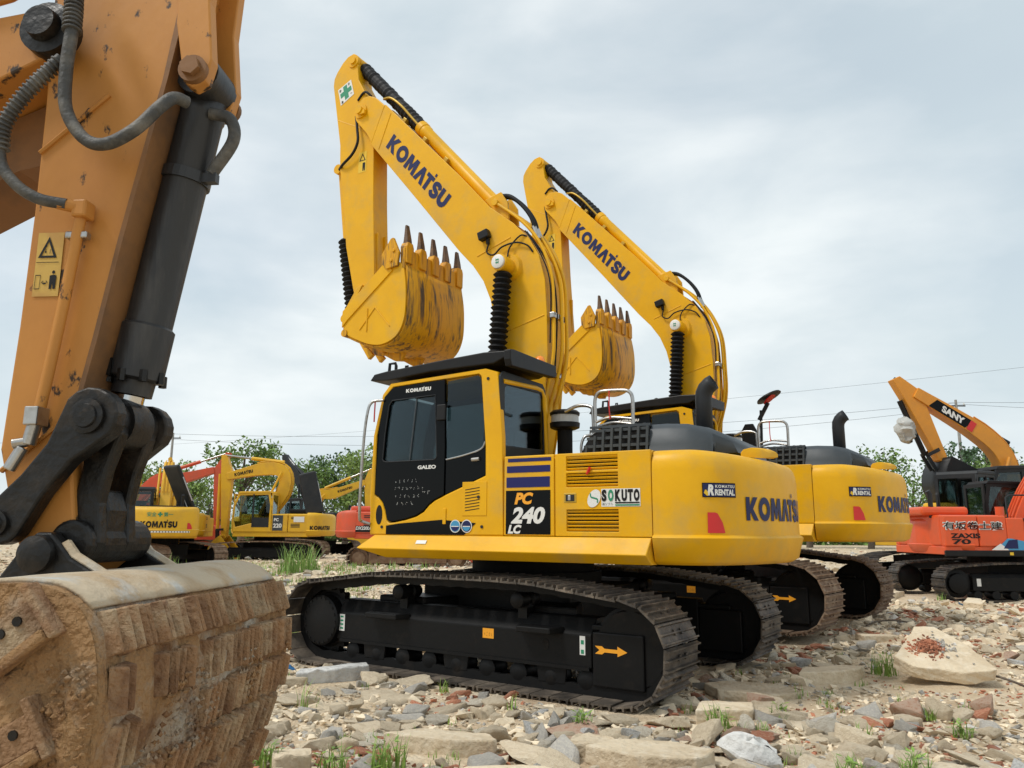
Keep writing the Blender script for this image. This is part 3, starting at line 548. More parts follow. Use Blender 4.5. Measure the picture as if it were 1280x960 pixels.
    def hose(P, r, m, par, k=6, name='hose'): g = G(); g.tubes(spline(P, k), r, 8); return g.obj(name, m, par, smooth=60)
    hose([(.5, .25, 4.98), (.52, .26, 4.85), (.42, .26, 4.8), (.3, .26, 4.88), (.1, .26, 4.9), (-.05, .25, 4.84), (-.12, .23, 4.75)], .011, 'rubber', boom)
    hose([(.2, .3, 4.7), (.18, .27, 4.85), (.05, .25, 4.98), (-.03, .22, 4.97)], .01, 'rubber', boom)
    # pipes along the top of the boom
    for i, (y, dx, zt) in enumerate(((.17, .045, 5.5), (.06, .075, 5.75), (-.06, .075, 5.75), (-.17, .045, 5.5))):
        P = [(-.05-dx, y, 2.3), (-.16-dx, y, 2.8), (-.285-dx*1.6, y, 3.4), (-.29-dx*1.7, y, 3.95), (-.28-dx*1.5, y, 4.4), (-.20-dx, y, 4.74), (-.07-dx*.7, y, 5.0), (.15-dx*.7, y, 5.25), (.48-dx*.6, y, 5.53)]
        if zt > 5.6: P += [(.95-dx*.6, y, 6.06), (1.6-dx*.5, y, 6.76)]
        hose(P, .021, 'yellow', boom, 5, 'pipe')
    hose([(-.35, .12, 3.2), (-.38, .11, 3.9), (-.34, .12, 4.4), (-.2, .15, 4.75), (0, .17, 5.05)], .011, 'rubber', boom)
    hose([(-.33, .19, 3.6), (-.34, .2, 4.3), (-.22, .21, 4.7), (0, .21, 5.05)], .009, 'rubber', boom)
    for z, x in ((3.93, -.37), (3.25, -.30)):
        for y in (.185, .07, -.06):
            g = G(); g.box((x, y, z), (.06, .075, .065)); g.cyl((x-.03, y, z+.015), (x-.045, y, z+.015), .012, n=6); g.obj('pipe_clamp', 'steel', boom, bevel=.006)
    for t in (.22, .5, .78):
        g = G(); x = 1.0+(2.32-1.0)*t; z = 6.0+(7.42-6.0)*t; g.box((x+.0, .08, z+.05), (.07, .1, .06), Matrix.Rotation(R(-45), 3, 'Y')); g.obj('pipe_clamp', 'brassy', boom, bevel=.006)
    # hoses from the arm cylinder to the pipes
    for dy in (.03, .1):
        hose([(.50, dy, 5.62), (.40, dy, 5.64), (.25, dy+.03, 5.58), (.08, dy+.03, 5.42), (-.05, dy+.03, 5.22), (-.10, dy+.02, 5.02)], .026, 'rubber', boom)
    [(lambda g: (g.cyl(a_, b_, .033, n=10), g.obj('hose_fitting', 'steel', boom)))(G()) for a_, b_ in (((-.07, .12, 5.12), (-.14, .12, 4.94)), ((-.07, .05, 5.12), (-.14, .05, 4.94)), ((.56, .1, 5.58), (.44, .1, 5.65)))]
    hose([(2.6, .2, 7.66), (2.68, .22, 7.74), (2.8, .17, 7.78), (2.9, .16, 7.7)], .018, 'rubber', boom); hose([(2.45, .1, 7.62), (2.3, .12, 7.58), (2.1, .13, 7.4), (1.9, .1, 7.15), (1.6, .06, 6.78)], .018, 'brassy', boom)
    g = G(); g.prism([(.64, 5.62), (.40, 5.68), (.3, 5.52), (.28, 5.28), (.5, 5.44)], .1, .14); g.prism([(.64, 5.62), (.40, 5.68), (.3, 5.52), (.28, 5.28), (.5, 5.44)], -.14, -.1); g.cyl((.46, -.18, 5.53), (.46, .2, 5.53), .045, n=14); g.obj('cylinder_bracket', 'yellow', boom, bevel=.006)
    # --- arm
    am = [(3.03, 8.53), (3.15, 8.51), (3.25, 8.44), (3.36, 8.31), (3.41, 8.22), (3.42, 8.10), (3.3, 7.48), (3.22, 7.07), (3.2, 6.7), (3.05, 5.84), (3.0, 5.43), (2.83, 4.78), (2.62, 4.1), (2.52, 3.96), (2.40, 3.97), (2.36, 4.1), (2.44, 4.84), (2.52, 6.04), (2.56, 6.92), (2.6, 7.35), (2.74, 7.75), (2.91, 8.05), (2.945, 8.27), (2.95, 8.45)]
    g = G(); g.prism(am, -.155, .155); arm = g.obj('arm', 'yellow', root, bevel=.01)
    g = G(); g.tubes([(3.30, .154, 7.5), (2.66, .154, 7.15)], .005, 6); g.obj('weld_seam', 'yellow', arm)
    for (x, z) in ((3.02, 8.39), (2.64, 4.72)):
        g = G(); g.cyl((x, -.2, z), (x, .2, z), .055, n=16); g.cyl((x, .12, z), (x, .175, z), .1, n=20); g.obj('pin', 'yellow', arm, smooth=40)
    for y in (-.08, .08):
        g = G(); g.prism([(2.53, 4.9), (2.56, 5.55), (2.45, 5.55), (2.44, 4.9)], y-.02, y+.02); g.obj('rib', 'yellow', arm)
    cr = [mark(shape2('rect'), 'white', arm, quadmap((3.24, .159, 7.72), (2.985, .159, 7.84), (3.315, .159, 8.0), (3.06, .159, 8.1)), 'safety_sign'), mark(shape2('cross'), 'green', arm, quadmap((3.225, .161, 7.76), (3.015, .161, 7.855), (3.285, .161, 7.99), (3.075, .161, 8.075)), 'green_cross')]
    for t_, x_, z_ in (('安', 3.285, 7.965), ('全', 3.12, 8.04), ('第', 3.23, 7.765), ('一', 3.06, 7.87)):
        cr.append(mark(font(t_, .02), 'black', arm, side(x_, x_-.04, z_-.02 if t_ != '一' else z_-.004, z_+.025 if t_ != '一' else z_+.004, .163), 'sign_print'))
    for o in cr: o['first_only'] = 1
    mark(shape2('rect'), 'decal_yellow', arm, side(2.83, 2.68, 6.52, 6.84, .158), 'warning_decal'); mark(shape2('tri'), 'black', arm, side(2.815, 2.695, 6.70, 6.82, .160), 'decal_print'); mark(shape2('man'), 'black', arm, side(2.75, 2.70, 6.54, 6.67, .160), 'decal_print')
    hose([(2.88, .2, 7.42), (2.83, .22, 7.2), (2.80, .23, 6.98), (2.9, .22, 6.82), (3.1, .2, 6.71), (3.24, .12, 6.7)], .02, 'rubber', arm)
    g = G(); g.lathe((3.02, 0, 8.41), (.47, 0, 5.5), [(0, .06), (.1, .06)], 14); g.cyl((3.02, -.1, 8.40), (3.02, .1, 8.40), .09, n=18); g.obj('rod_end', 'yellow', root, smooth=40)
    g = G(); random.seed(3); pr = [(.08, .07)]+[(.1+i*.045, .088+.012*random.random()+(.01 if i % 2 else 0)) for i in range(38)]+[(1.83, .085)]
    g.lathe((3.01, 0, 8.40), (.47, 0, 5.5), pr, 16); g.obj('arm_cylinder_boot', 'rubber', root)
    d_ = (Vector((.47, 0, 5.5))-Vector((3.01, 0, 8.40))).normalized(); p0 = Vector((3.01, 0, 8.40))+d_*1.8
    g = G(); g.lathe(p0, p0+d_*3, [(0, .07), (.01, .105), (.1, .105), (.11, .095), (.17, .1), (.2, .09), (1.84, .09), (1.86, .1), (1.98, .1), (2.05, .06)], 20); g.obj('arm_cylinder', 'yellow', root, smooth=35)
    # bucket cylinder on the outer side of the arm, link, bucket
    g = G(); g.cyl((3.28, 0, 6.75), (3.11, 0, 5.6), .07); g.cyl((3.28, -.12, 6.72), (3.28, .12, 6.72), .075); g.obj('bucket_cylinder', 'yellow', root, smooth=40)
    g = G(); g.bellows((3.17, 0, 5.62), (2.95, 0, 4.45), .07, .105, 16); g.obj('bucket_cylinder_boot', 'rubber', root)
    g = G()
    for y in (-.19, .19): g.prism([(2.60, 4.78), (2.70, 4.76), (2.98, 4.36), (2.9, 4.28)], y-.025, y+.025); g.prism([(2.98, 4.40), (2.88, 4.26), (2.5, 3.72), (2.42, 3.78)], y*.6-.03, y*.6+.03)
    g.cyl((2.92, -.22, 4.34), (2.92, .22, 4.34), .06); g.obj('bucket_link', 'yellow', root, bevel=.008)
    shp = spline([(1.53, 4.74), (1.49, 4.5), (1.48, 4.25), (1.495, 4.05), (1.56, 3.89), (1.68, 3.79), (1.86, 3.745), (2.06, 3.775), (2.25, 3.85), (2.43, 3.94), (2.5, 4.03), (2.5, 4.2)], 3)
    g = G(); g.grid([[(x, y, z) for x, z in shp] for y in (-.62, .62)]); bk = g.obj('bucket', 'yellow_bucket', root, smooth=40, solid=.03)
    for s in (1, -1):
        g = G(); g.prism([(1.6, 4.80), (1.84, 4.78), (2.5, 4.26), (2.5, 4.03)]+shp[::-1][4:], .615*s, .645*s); sp = g.obj('side_plate', 'yellow' if s > 0 else 'yellow_bucket', bk, bevel=.004)
        g = G(); g.prism([(1.80, 4.80), (1.86, 4.80), (2.52, 4.27), (2.52, 4.05), (2.43, 4.14), (1.70, 4.70)], .64*s, .662*s); g.obj('edge_strip', 'yellow', bk, bevel=.004)
        g = G(); g.prism([(1.72, 5.12), (1.68, 5.13), (1.58, 4.92), (1.6, 4.74), (1.78, 4.72), (1.85, 4.80), (1.86, 4.93)], .645*s, .69*s)
        for x, z in ((1.66, 4.95), (1.7, 4.82)): g.cyl((x, .69*s, z), (x, .705*s, z), .025, n=8)
        g.obj('side_cutter', 'yellow_bucket', bk, bevel=.006)
        g = G(); g.tubes([(2.1, .648*s, 4.25), (2.1, .648*s, 3.95)], .012, 6); g.tubes([(1.97, .648*s, 4.25), (2.22, .648*s, 3.98)], .008, 6); g.tubes([(1.97, .648*s, 4.25), (1.72, .648*s, 3.97)], .008, 6); g.obj('side_rib', 'yellow', bk)
        g = G(); g.prism([(2.56, 3.96), (2.5, 4.06), (2.3, 4.0), (1.95, 3.82), (1.80, 3.73), (1.86, 3.62), (1.98, 3.63), (2.15, 3.72), (2.3, 3.74), (2.44, 3.86), (2.54, 3.88)], .2*s-.025, .2*s+.025); g.obj('ear', 'yellow_bucket', bk, bevel=.006)
        for x, z in ((2.48, 3.97), (2.14, 3.79)): g = G(); g.cyl((x, .16*s, z), (x, .66*s if z > 3.9 else .30*s, z), .05, n=14); g.obj('pin', 'yellow_bucket', bk, smooth=40)
    g = G(); g.b2(1.515, 1.565, -.645, .645, 4.70, 4.98); g.obj('lip', 'yellow_bucket', bk, bevel=.008)
    for i in range(5):
        y = -.56+i*.28
        g = G(); a = [(.045, .055), (.045, .055), (.03, .045), (.012, .03)]; rows = []
        for (hx, hy), z, x in zip(a, (4.80, 4.97, 5.12, 5.31), (1.545, 1.545, 1.545, 1.56)): rows.append([(x-hx, y-hy, z), (x+hx, y-hy, z), (x+hx, y+hy, z), (x-hx, y+hy, z), (x-hx, y-hy, z)])
        g.grid(rows); g.f.append((15, 16, 17, 18)); g.obj('tooth', 'worn_steel', bk, bevel=.008); g = G(); g.prism([(y-.07, 4.78), (y+.07, 4.78), (y+.075, 5.0), (y+.05, 5.06), (y-.05, 5.06), (y-.075, 5.0)], 1.49, 1.60, 'x'); g.obj('tooth_adapter', 'yellow_bucket', bk, bevel=.012)
    for i in range(5):
        y = -.5+i*.25
        g = G(); g.grid([[(x-.006*(1 if z < 9 else 0), yy, z-.006) for x, z in shp[1:20]] for yy in (y-.1, y+.1)]); g.obj('wear_plate', 'yellow_bucket', bk, smooth=40, solid=-.012)
    return root
M1 = build_main((.25695, 9.01955, 0, 2.60499), -.0642, 'large yellow excavator nearest the camera, green cross on its arm, black cab in full view')
M2 = copy_tree(M1); M2.location = (3.1196, 12.4199, .168); M2.rotation_euler.z = 2.5515
tag(M2, 'large yellow excavator parked behind and right of the nearest one, cab hidden by it')
sh2 = [c_ for c_ in M1.children if c_.name.startswith('track_chain')][0].children[0].data.copy(); assert 'shoe' in sh2.name; sh2.materials[0] = M['shoe_rust']
for ch in M2.children:
    if ch.name.startswith('track_chain'):
        for s_ in ch.children: s_.data = sh2
    if abs(ch.rotation_euler.z) > .01: ch.rotation_euler.z = -.0963
g = G(); g.tubes([(-1.0, .2, 2.45), (-1.02, .2, 3.12)], .022, 8); g.box((-1.06, .2, 3.1), (.05, .05, .3), Matrix.Rotation(R(-30), 3, 'Y')); mrr = g.obj('mirror_post', 'black', M2)
g = G(); g.lathe((-1.16, .2, 3.30), (-1.13, .2, 3.36), [(0, .1), (.01, .2), (.03, .19), (.045, .1)], 20); g.obj('round_mirror', 'black', mrr, smooth=40)
g = G(); g.lathe((-1.165, .2, 3.286), (-1.195, .2, 3.25), [(0, .12), (.008, .1)], 16); g.obj('mirror_glass', 'red', mrr)
g = G(); g.prism([(-.75, 2.6), (-.5, 2.6), (-.48, 2.9), (-.55, 3.02), (-.68, 3.02), (-.76, 2.85)], -.55, -.50); g.obj('side_mirror', 'darkgrey', M2, bevel=.01)
# ------------------------------------------------------------------ ground
def sstep(a, b, x): t = min(1, max(0, (x-a)/(b-a))); return t*t*(3-2*t)
def gz(x, y): return .17*sstep(1.6, 4.4, x*.75+(y-9.5)*.55)*sstep(6.6, 9.5, y+.25*x)
def nz(x, y, s, o=0): return noise.noise(Vector((x*s+o, y*s-o*.7, o*.37)))
def ground_h(x, y):
    z = gz(x, y); d = math.hypot(x, y)
    if d < 70:
        z += .07*nz(x, y, .45, 3)+.05*nz(x, y, 1.3, 7)+.03*abs(nz(x, y, 3.7, 11))+.016*nz(x, y, 9, 5)-.03
        f = max(math.exp(-(((x-.26)**2+(y-9)**2)/7)**2), math.exp(-(((x-3.1)**2+(y-12.4)**2)/7)**2)); z = z*(1-f)+(gz(x, y)-.02)*f
    return z
mat('soil', (.60, .475, .32), .95, 0, (.38, .26, .155), 1.1, .48, .74, .9, 26, col3=(.68, .575, .42), s3=3.5, lo3=.5, hi3=.68, detail=9, bdist=.05)
def sheet(N_, a, cx, cy, ext):
    T = math.asinh(ext/a); u = [a*math.sinh(-T+2*T*i/(N_-1)) for i in range(N_)]
    g = G(); g.grid([[(cx+x, cy+y, ground_h(cx+x, cy+y)) for y in u] for x in u]); return g
o = sheet(330, 2.6, .8, 7.2, 900).obj('ground', 'soil', smooth=80, fixn=False); o['kind'] = 'structure'
# ------------------------------------------------------------------ foreground arm and bucket of the ochre excavator
mat('ochre', (.53, .235, .05), .5, 0, (.42, .175, .038), 2.2, .4, .7, .08, 18, col3=(.05, .033, .022), s3=11, lo3=.60, hi3=.64, detail=13, spec=.3, stretch=(1, 1, .6))
mat('ochre_shade_dirt', (.22, .10, .03), .65, 0, (.09, .05, .025), 3, .45, .7, .1, 20)  # darker ochre: shade and dirt of the arm front put into the colour
mat('greasy', (.008, .0075, .007), .4, 0, (.045, .034, .024), 5, .52, .75, .35, 22, rough2=.75, spec=.35, col3=(.11, .08, .055), s3=2.2, lo3=.6, hi3=.72)
mat('cyl_black', (.02, .021, .023), .45, 0, (.075, .07, .064), 4, .48, .72, .12, 25, stretch=(2, 2, .4))
mat('dry_mud', (.33, .19, .085), .95, 0, (.42, .37, .30), 2.6, .5, .62, 1, 34, col3=(.20, .10, .045), s3=6, lo3=.5, hi3=.64, detail=10, bdist=.04)
mat('rib_rust', (.30, .17, .085), .92, 0, (.43, .32, .2), 5, .45, .62, .9, 70, col3=(.17, .085, .042), s3=5, lo3=.5, hi3=.68, detail=10, rnd=.14, coord='World')
mat('pale_dust', (.50, .41, .29), .9, 0, (.36, .23, .11), 4, .48, .7, .4, 40, col3=(.45, .46, .44), s3=5, lo3=.52, hi3=.66, detail=9)
mat('chrome', (.6, .6, .6), .12, 1)
mat('hose_old', (.05, .05, .048), .6, 0, (.16, .15, .13), 9, .45, .7, .3, 60)
def build_fore():
    root = empty('excavator', (-1.3, 2.6, 0), R(-4.6), 'weathered ochre excavator at the left edge, arm hanging down to a mud caked bucket', 'excavator')
    sp = lambda P, r, m, par, name='hose', k=7, n=12: (lambda g: (g.tubes(spline(P, k), r, n), g.obj(name, m, par, smooth=60))[1])(G())
    am = [(.27, 4.6), (.20, 3.75), (.15, 3.29), (.10, 2.97), (.06, 2.75), (0, 2.4), (-.05, 2.06), (-.105, 1.74), (-.05, 1.42), (-.06, 1.34), (-.12, 1.29), (-.19, 1.31), (-.25, 1.42), (-.335, 1.69), (-.325, 2.1), (-.325, 2.5), (-.335, 2.9), (-.36, 3.4), (-.3, 4.3), (-.1, 4.75)]
    g = G(); g.prism(am, -.17, .17); arm = g.obj('arm', 'ochre', root, bevel=.008)
    g = G(); g.prism([(.155, 3.32), (.107, 2.98), (.067, 2.75), (.007, 2.4), (-.043, 2.06), (-.1, 1.72), (-.116, 1.72), (-.06, 2.06), (-.01, 2.4), (.05, 2.75), (.09, 2.98), (.13, 3.32)], -.176, .176); g.obj('front_plate', 'ochre_shade_dirt', arm)  # overlay in the darker ochre, so the front face's shade is painted in
    for P in ([(-.1, 2.93), (-.33, 2.72)], [(-.11, 1.80), (-.32, 1.62)]):
        g = G(); g.tubes([(x, -.172, z) for x, z in P], .009, 6); g.obj('weld_seam', 'ochre', arm)
    for s in (-1, 1):
        g = G(); lo_, hi_ = (-.178, -.125) if s < 0 else (.02, .07); g.prism([(.1, 3.9), (.26, 3.8), (.235, 3.28), (.262, 3.05), (.245, 2.97), (.20, 2.945), (.165, 2.97), (.15, 3.05), (.12, 3.2)], lo_, hi_); g.obj('cylinder_lug', 'ochre', arm, bevel=.006)
        g = G(); yy_ = -.176 if s < 0 else .068; g.cyl((.205, yy_, 3.005), (.205, yy_+.024*s, 3.005), .05, n=20); g.cyl((.205, yy_+.024*s, 3.005), (.205, yy_+.046*s, 3.005), .035, n=6); g.obj('pin', 'ochre_shade_dirt', arm, smooth=30)
    bo = [(-.30, 3.05), (-.265, 3.12), (-.29, 3.2), (-.35, 3.235), (-.7, 3.18), (-2.2, 2.75), (-3.6, 1.9), (-4.4, 1.0), (-4.6, .9), (-4.3, .6), (-3.7, 1.2), (-2.2, 2.1), (-.9, 2.74), (-.47, 2.965)]
    g = G(); g.prism(bo, -.235, .235); boom = g.obj('boom', 'ochre', root, bevel=.008)
    g = G(); g.prism([(-.36, 3.0), (-.30, 2.76), (-.5, 2.72), (-1.4, 2.25), (-1.5, 2.45), (-.6, 2.9)], -.05, .21); g.obj('boom_underside', 'ochre_shade_dirt', boom)
    sp([(-1.2, -.25, 3.08), (-.55, -.25, 3.255), (-.44, -.25, 3.29), (-.36, -.25, 3.36)], .02, 'ochre', boom, 'pipe')
    g = G(); g.lathe((-.285, -.22, 3.13), (-.285, -.4, 3.13), [(0, .095), (.06, .095), (.065, .06), (.1, .055)], 24); g.obj('pivot_pin', 'greasy', boom, smooth=35)
    # bucket cylinder
    ax = lambda z: .17+(z-3.09)*(.18/1.16)
    g = G(); a = Vector((ax(3.06), 0, 3.06)); b = Vector((ax(1.93), 0, 1.93)); d = (b-a)
    g.lathe(a, b, [(-.02, .06), (0, .078), (.09, .078), (.1, .083), (.13, .083), (.14, .079), (.93, .078), (.94, .09), (1.12, .09), (1.125, .085), (1.13, .068), (1.18, .066)], 30); cy = g.obj('bucket_cylinder', 'cyl_black', root, smooth=30)
    g = G(); g.cyl((ax(3.04)+.02, -.12, 3.04), (ax(3.04)+.02, .03, 3.04), .078, n=22); g.obj('cylinder_eye', 'cyl_black', cy, smooth=30)
    g = G(); g.cyl(b+d.normalized()*.04, b+d.normalized()*.13, .045, n=20); g.obj('piston_rod', 'chrome', cy, smooth=30)
    g = G(); g.tubes([(ax(2.94)-.075, -.045, 2.94), (ax(2.5)-.085, -.06, 2.5), (ax(2.2)-.085, -.06, 2.2), (ax(2.08)-.07, -.05, 2.08)], .026, 8); g.obj('oil_pipe', 'cyl_black', cy, smooth=60)
    g = G(); z = 2.69; g.lathe((ax(z+.02), 0, z+.02), (ax(z-.02), 0, z-.02), [(0, .088), (.04, .088)], 24); g.box((ax(z)-.10, -.02, z), (.08, .1, .035)); g.box((ax(z)+.10, -.02, z-.01), (.06, .03, .035)); g.obj('pipe_clamp', 'cyl_black', cy)
    g = G(); z = 1.98; g.box((ax(z)-.08, -.055, z), (.07, .06, .06)); 
    for i in range(8): t = 2*PI*i/8; g.cyl((ax(1.97)+.088*math.cos(t), .088*math.sin(t), 1.97), (ax(1.97)+.088*math.cos(t), .088*math.sin(t), 1.93), .014, n=6)
    g.obj('gland_bolts', 'greasy', cy)['kind'] = 'stuff'
    sp([(ax(2.94)+.06, -.05, 2.92), (ax(2.94)+.13, -.04, 2.90), (ax(2.9)+.15, -.03, 2.82), (ax(2.8)+.09, -.02, 2.7)], .022, 'hose_old', cy)
    # rod pin, side links, bucket link
    g = G(); g.lathe((-.02, -.2, 1.785), (-.02, .30, 1.785), [(0, .075), (.1, .075), (.1, .088), (.22, .088), (.23, .075), (.3, .075), (.33, .07)], 26); g.obj('rod_eye', 'greasy', root, smooth=30)
    def bar(p, q, r0, r1, y0, y1):
        p = np.array(p); q = np.array(q); t = (q-p)/np.linalg.norm(q-p); n_ = np.array((-t[1], t[0])); P = []
        for i in range(9): a_ = PI/2+PI*i/8; P.append(tuple(p+(t*math.cos(a_)+n_*math.sin(a_))*r0))
        mid = [(p*.65+q*.35)-n_*min(r0, r1)*.72, (p*.35+q*.65)-n_*min(r0, r1)*.72]; P += [tuple(m_) for m_ in mid]
        for i in range(9): a_ = -PI/2+PI*i/8; P.append(tuple(q+(t*math.cos(a_)+n_*math.sin(a_))*r1))
        P += [tuple(m_+2*n_*min(r0, r1)*.72) for m_ in mid[::-1]]; g = G(); g.prism(P, y0, y1); return g
    for s in (-1, 1):
        ya, yb = (-.245, -.185) if s < 0 else (.07, .125); o = bar((0, 1.785), (-.245, 1.46), .094 if s < 0 else .085, .07, ya, yb).obj('side_link', 'greasy', root, bevel=.008)
        for x, z, r in ((0, 1.785, .055), (-.255, 1.455, .04)):
            g = G(); y0_ = ya+.01 if s < 0 else yb-.01; g.lathe((x, y0_, z), (x, y0_+.2*s, z), [(0, r), (.022, r), (.024, r*.7), (.032, r*.65)], 22); g.obj('pin', 'greasy', o, smooth=30)
        bar((-.005, 1.75), (-.06, 1.41), .058, .075, *((-.15, -.095) if s < 0 else (.015, .07))).obj('bucket_link', 'greasy', root, bevel=.01)
        e_ = [(-.27, 1.22), (-.24, 1.29), (-.17, 1.39), (-.13, 1.43), (-.085, 1.43), (-.05, 1.395), (-.015, 1.355), (.04, 1.325), (.085, 1.30), (.10, 1.24)]
        g = G(); g.prism(e_, .185*s, .235*s); er = g.obj('bucket_ear', 'greasy', root, bevel=.008)
        g = G(); g.tubes([(x, .21*s, z+.002) for x, z in e_[5:9]], .018, 6); g.obj('worn_edge', 'pale_dust', er)
        g = G(); g.lathe((-.115, .23*s, 1.365), (-.115, .4*s, 1.365), [(0, .055), (.03, .055), (.034, .045), (.04, .03)], 22); g.obj('pin', 'greasy', er, smooth=30)
    g = G(); g.prism([(-.02, 1.57), (.005, 1.5), (.0, 1.38), (-.11, 1.38), (-.10, 1.45), (-.06, 1.55)], -.1, .02); g.cyl((-.06, -.18, 1.40), (-.06, .18, 1.40), .07, n=20); g.obj('link_web', 'greasy', root, bevel=.012)
    # hoses, pipe and decals on the arm
    P = [(-.21, -.28, 3.36), (-.18, -.3, 3.22), (-.165, -.31, 3.1), (-.175, -.3, 2.95), (-.165, -.29, 2.81), (-.1, -.28, 2.71), (-.02, -.28, 2.685), (.07, -.27, 2.74), (.135, -.25, 2.83), (.165, -.22, 2.88), (.19, -.18, 2.885)]
    sp(P, .021, 'hose_old', arm); sp([(-.205, -.29, 3.0), (-.24, -.30, 2.95), (-.30, -.31, 2.86), (-.36, -.31, 2.75), (-.365, -.3, 2.63), (-.31, -.29, 2.55), (-.24, -.27, 2.505), (-.16, -.24, 2.495)], .019, 'hose_old', arm)
    def coil(P, r, k, nm='spiral_guard'):
        Q, ln = resample(spline(P, 6), 500); g = G(); n = int(ln/.016)
        for i in range(n):
            j = int((i+.5)*499/n); a_ = Vector(Q[max(j-2, 0)]); b_ = Vector(Q[min(j+2, 499)]); c_ = Vector(Q[j]); t = (b_-a_).normalized(); g.lathe(c_-t*.004, c_+t*.004, [(0, r*.9), (.002, r), (.006, r), (.008, r*.9)], 12)
        o = g.obj(nm, 'hose_old', arm, smooth=60); o['kind'] = 'stuff'
    coil([(-.225, -.28, 3.40), (-.18, -.3, 3.22), (-.165, -.31, 3.08)], .031, 0); coil([(-.21, -.29, 2.99), (-.30, -.31, 2.86), (-.36, -.31, 2.75), (-.365, -.3, 2.66)], .026, 0)
    g = G(); g.box((-.12, -.21, 2.485), (.05, .06, .06)); g.cyl((-.19, -.25, 2.497), (-.13, -.22, 2.49), .022, n=6); g.obj('pipe_elbow', 'ochre', arm, bevel=.008)
    sp([(-.125, -.21, 2.48), (-.15, -.205, 2.2), (-.175, -.205, 1.95), (-.19, -.205, 1.82)], .018, 'ochre', arm, 'pipe')
    g = G(); g.box((-.135, -.20, 2.40), (.075, .03, .025)); g.obj('pipe_clamp', 'steel', arm, bevel=.005)
    g = G(); g.box((-.195, -.21, 1.79), (.045, .06, .06)); g.cyl((-.197, -.21, 1.77), (-.21, -.21, 1.70), .022, n=8); g.cyl((-.21, -.21, 1.71), (-.25, -.23, 1.70), .017, n=8); g.cyl((-.22, -.22, 1.69), (-.25, -.23, 1.62), .02, n=8); g.obj('pipe_fitting', 'steel', arm, bevel=.004)
    y = -.1735
    dc = mark(shape2('rect'), 'decal_faded', arm, quadmap((-.292, y, 2.2), (-.2, y, 2.2), (-.295, y, 2.425), (-.203, y, 2.425)), 'warning_decal')
    mark(shape2('tri'), 'black', arm, side(-.286, -.22, 2.335, 2.41, y-.002), 'decal_print'); mark(scribble(9, 2), 'black', arm, side(-.265, -.24, 2.348, 2.38, y-.002), 'decal_print')['kind'] = 'stuff'
    mark(shape2('man'), 'black', arm, side(-.236, -.212, 2.225, 2.275, y-.002), 'decal_print'); mark(shape2('disc'), 'black', arm, side(-.229, -.219, 2.278, 2.29, y-.002), 'decal_print')
    mark(font('↔', .01), 'black', arm, side(-.265, -.24, 2.24, 2.255, y-.002), 'decal_print')
    v, f = [(0, 0), (1, 0), (1, 1), (0, 1), (.08, .05), (.92, .05), (.92, .95), (.08, .95)], [(0, 1, 5, 4), (1, 2, 6, 5), (2, 3, 7, 6), (3, 0, 4, 7)]
    mark((v, f), 'black', arm, side(-.287, -.268, 2.225, 2.275, y-.002), 'decal_print'); mark(shape2('rect'), 'black', arm, side(-.29, -.21, 2.318, 2.320, y-.002), 'decal_print')
    # bucket
    prof = spline([(-.42, 1.16), (-.3, 1.24), (-.1, 1.285), (.06, 1.305), (.19, 1.30), (.275, 1.26), (.325, 1.19), (.35, 1.09), (.352, .98), (.335, .85), (.30, .72), (.255, .58), (.18, .42), (.07, .27), (-.08, .15), (-.28, .07), (-.5, .05)], 5)
    Pr, ln = resample(prof, 110); ny = 84; rows = []
    Tn = np.gradient(Pr, axis=0); Tn /= np.linalg.norm(Tn, axis=1)[:, None]; Nn = np.stack([-Tn[:, 1], Tn[:, 0]], 1)
    for j in range(ny+1):
        yy = -.62+1.24*j/ny; r = []
        for i, (x, z) in enumerate(Pr):
            mud = 0
            if i > 42: mud = .016*nz(i*.11, yy*9, 1, 2)+.012*abs(nz(i*.3, yy*24, 1, 4))+.02*max(0, nz(i*.07, yy*4, 1, 9))*(1.6 if yy < .1 else .6)
            elif i > 30: mud = .004*nz(i*.2, yy*12, 1, 6)
            r.append((x+Nn[i, 0]*mud, yy, z+Nn[i, 1]*mud))
        rows.append(r)
    g = G(); g.grid(rows); bk = g.obj('bucket_shell', 'dry_mud', root, smooth=70, solid=.03)
    i0 = 10; i1 = 35                                           # smooth pale top plate
    g = G(); g.grid([[(Pr[i, 0]+Nn[i, 0]*(.012+.003*nz(i*.2, j*.3, 1, 1)), -.585+1.17*j/24, Pr[i, 1]+Nn[i, 1]*(.012+.003*nz(i*.2, j*.3, 1, 1))) for i in range(i0, i1)] for j in range(25)]); g.obj('top_plate', 'pale_dust', bk, smooth=60, solid=.012)
    random.seed(8); rib = G(); rib.v = [(-.060, -.022, -.01), (.060, -.022, -.01), (.060, .022, -.01), (-.060, .022, -.01), (-.056, -.005, .028), (.056, -.005, .028), (.056, .008, .028), (-.056, .008, .028)]; rib.f = [(4, 5, 6, 7), (0, 1, 5, 4), (1, 2, 6, 5), (2, 3, 7, 6), (3, 0, 4, 7)]
    ro = rib.obj('wear_rib', 'rib_rust', None, bevel=.004); rme = ro.data
    rib2 = [rme]
    for k in range(2):
        m2 = rme.copy(); 
        for v in m2.vertices: v.co += Vector((random.uniform(-.006, .006), random.uniform(-.004, .004), random.uniform(-.006, .002) if v.co.z > 0 else 0))
        rib2.append(m2)
    bpy.data.objects.remove(ro)
    s_acc = np.r_[0, np.cumsum(np.linalg.norm(np.diff(Pr, axis=0), axis=1))]; s = .835
    row = 0
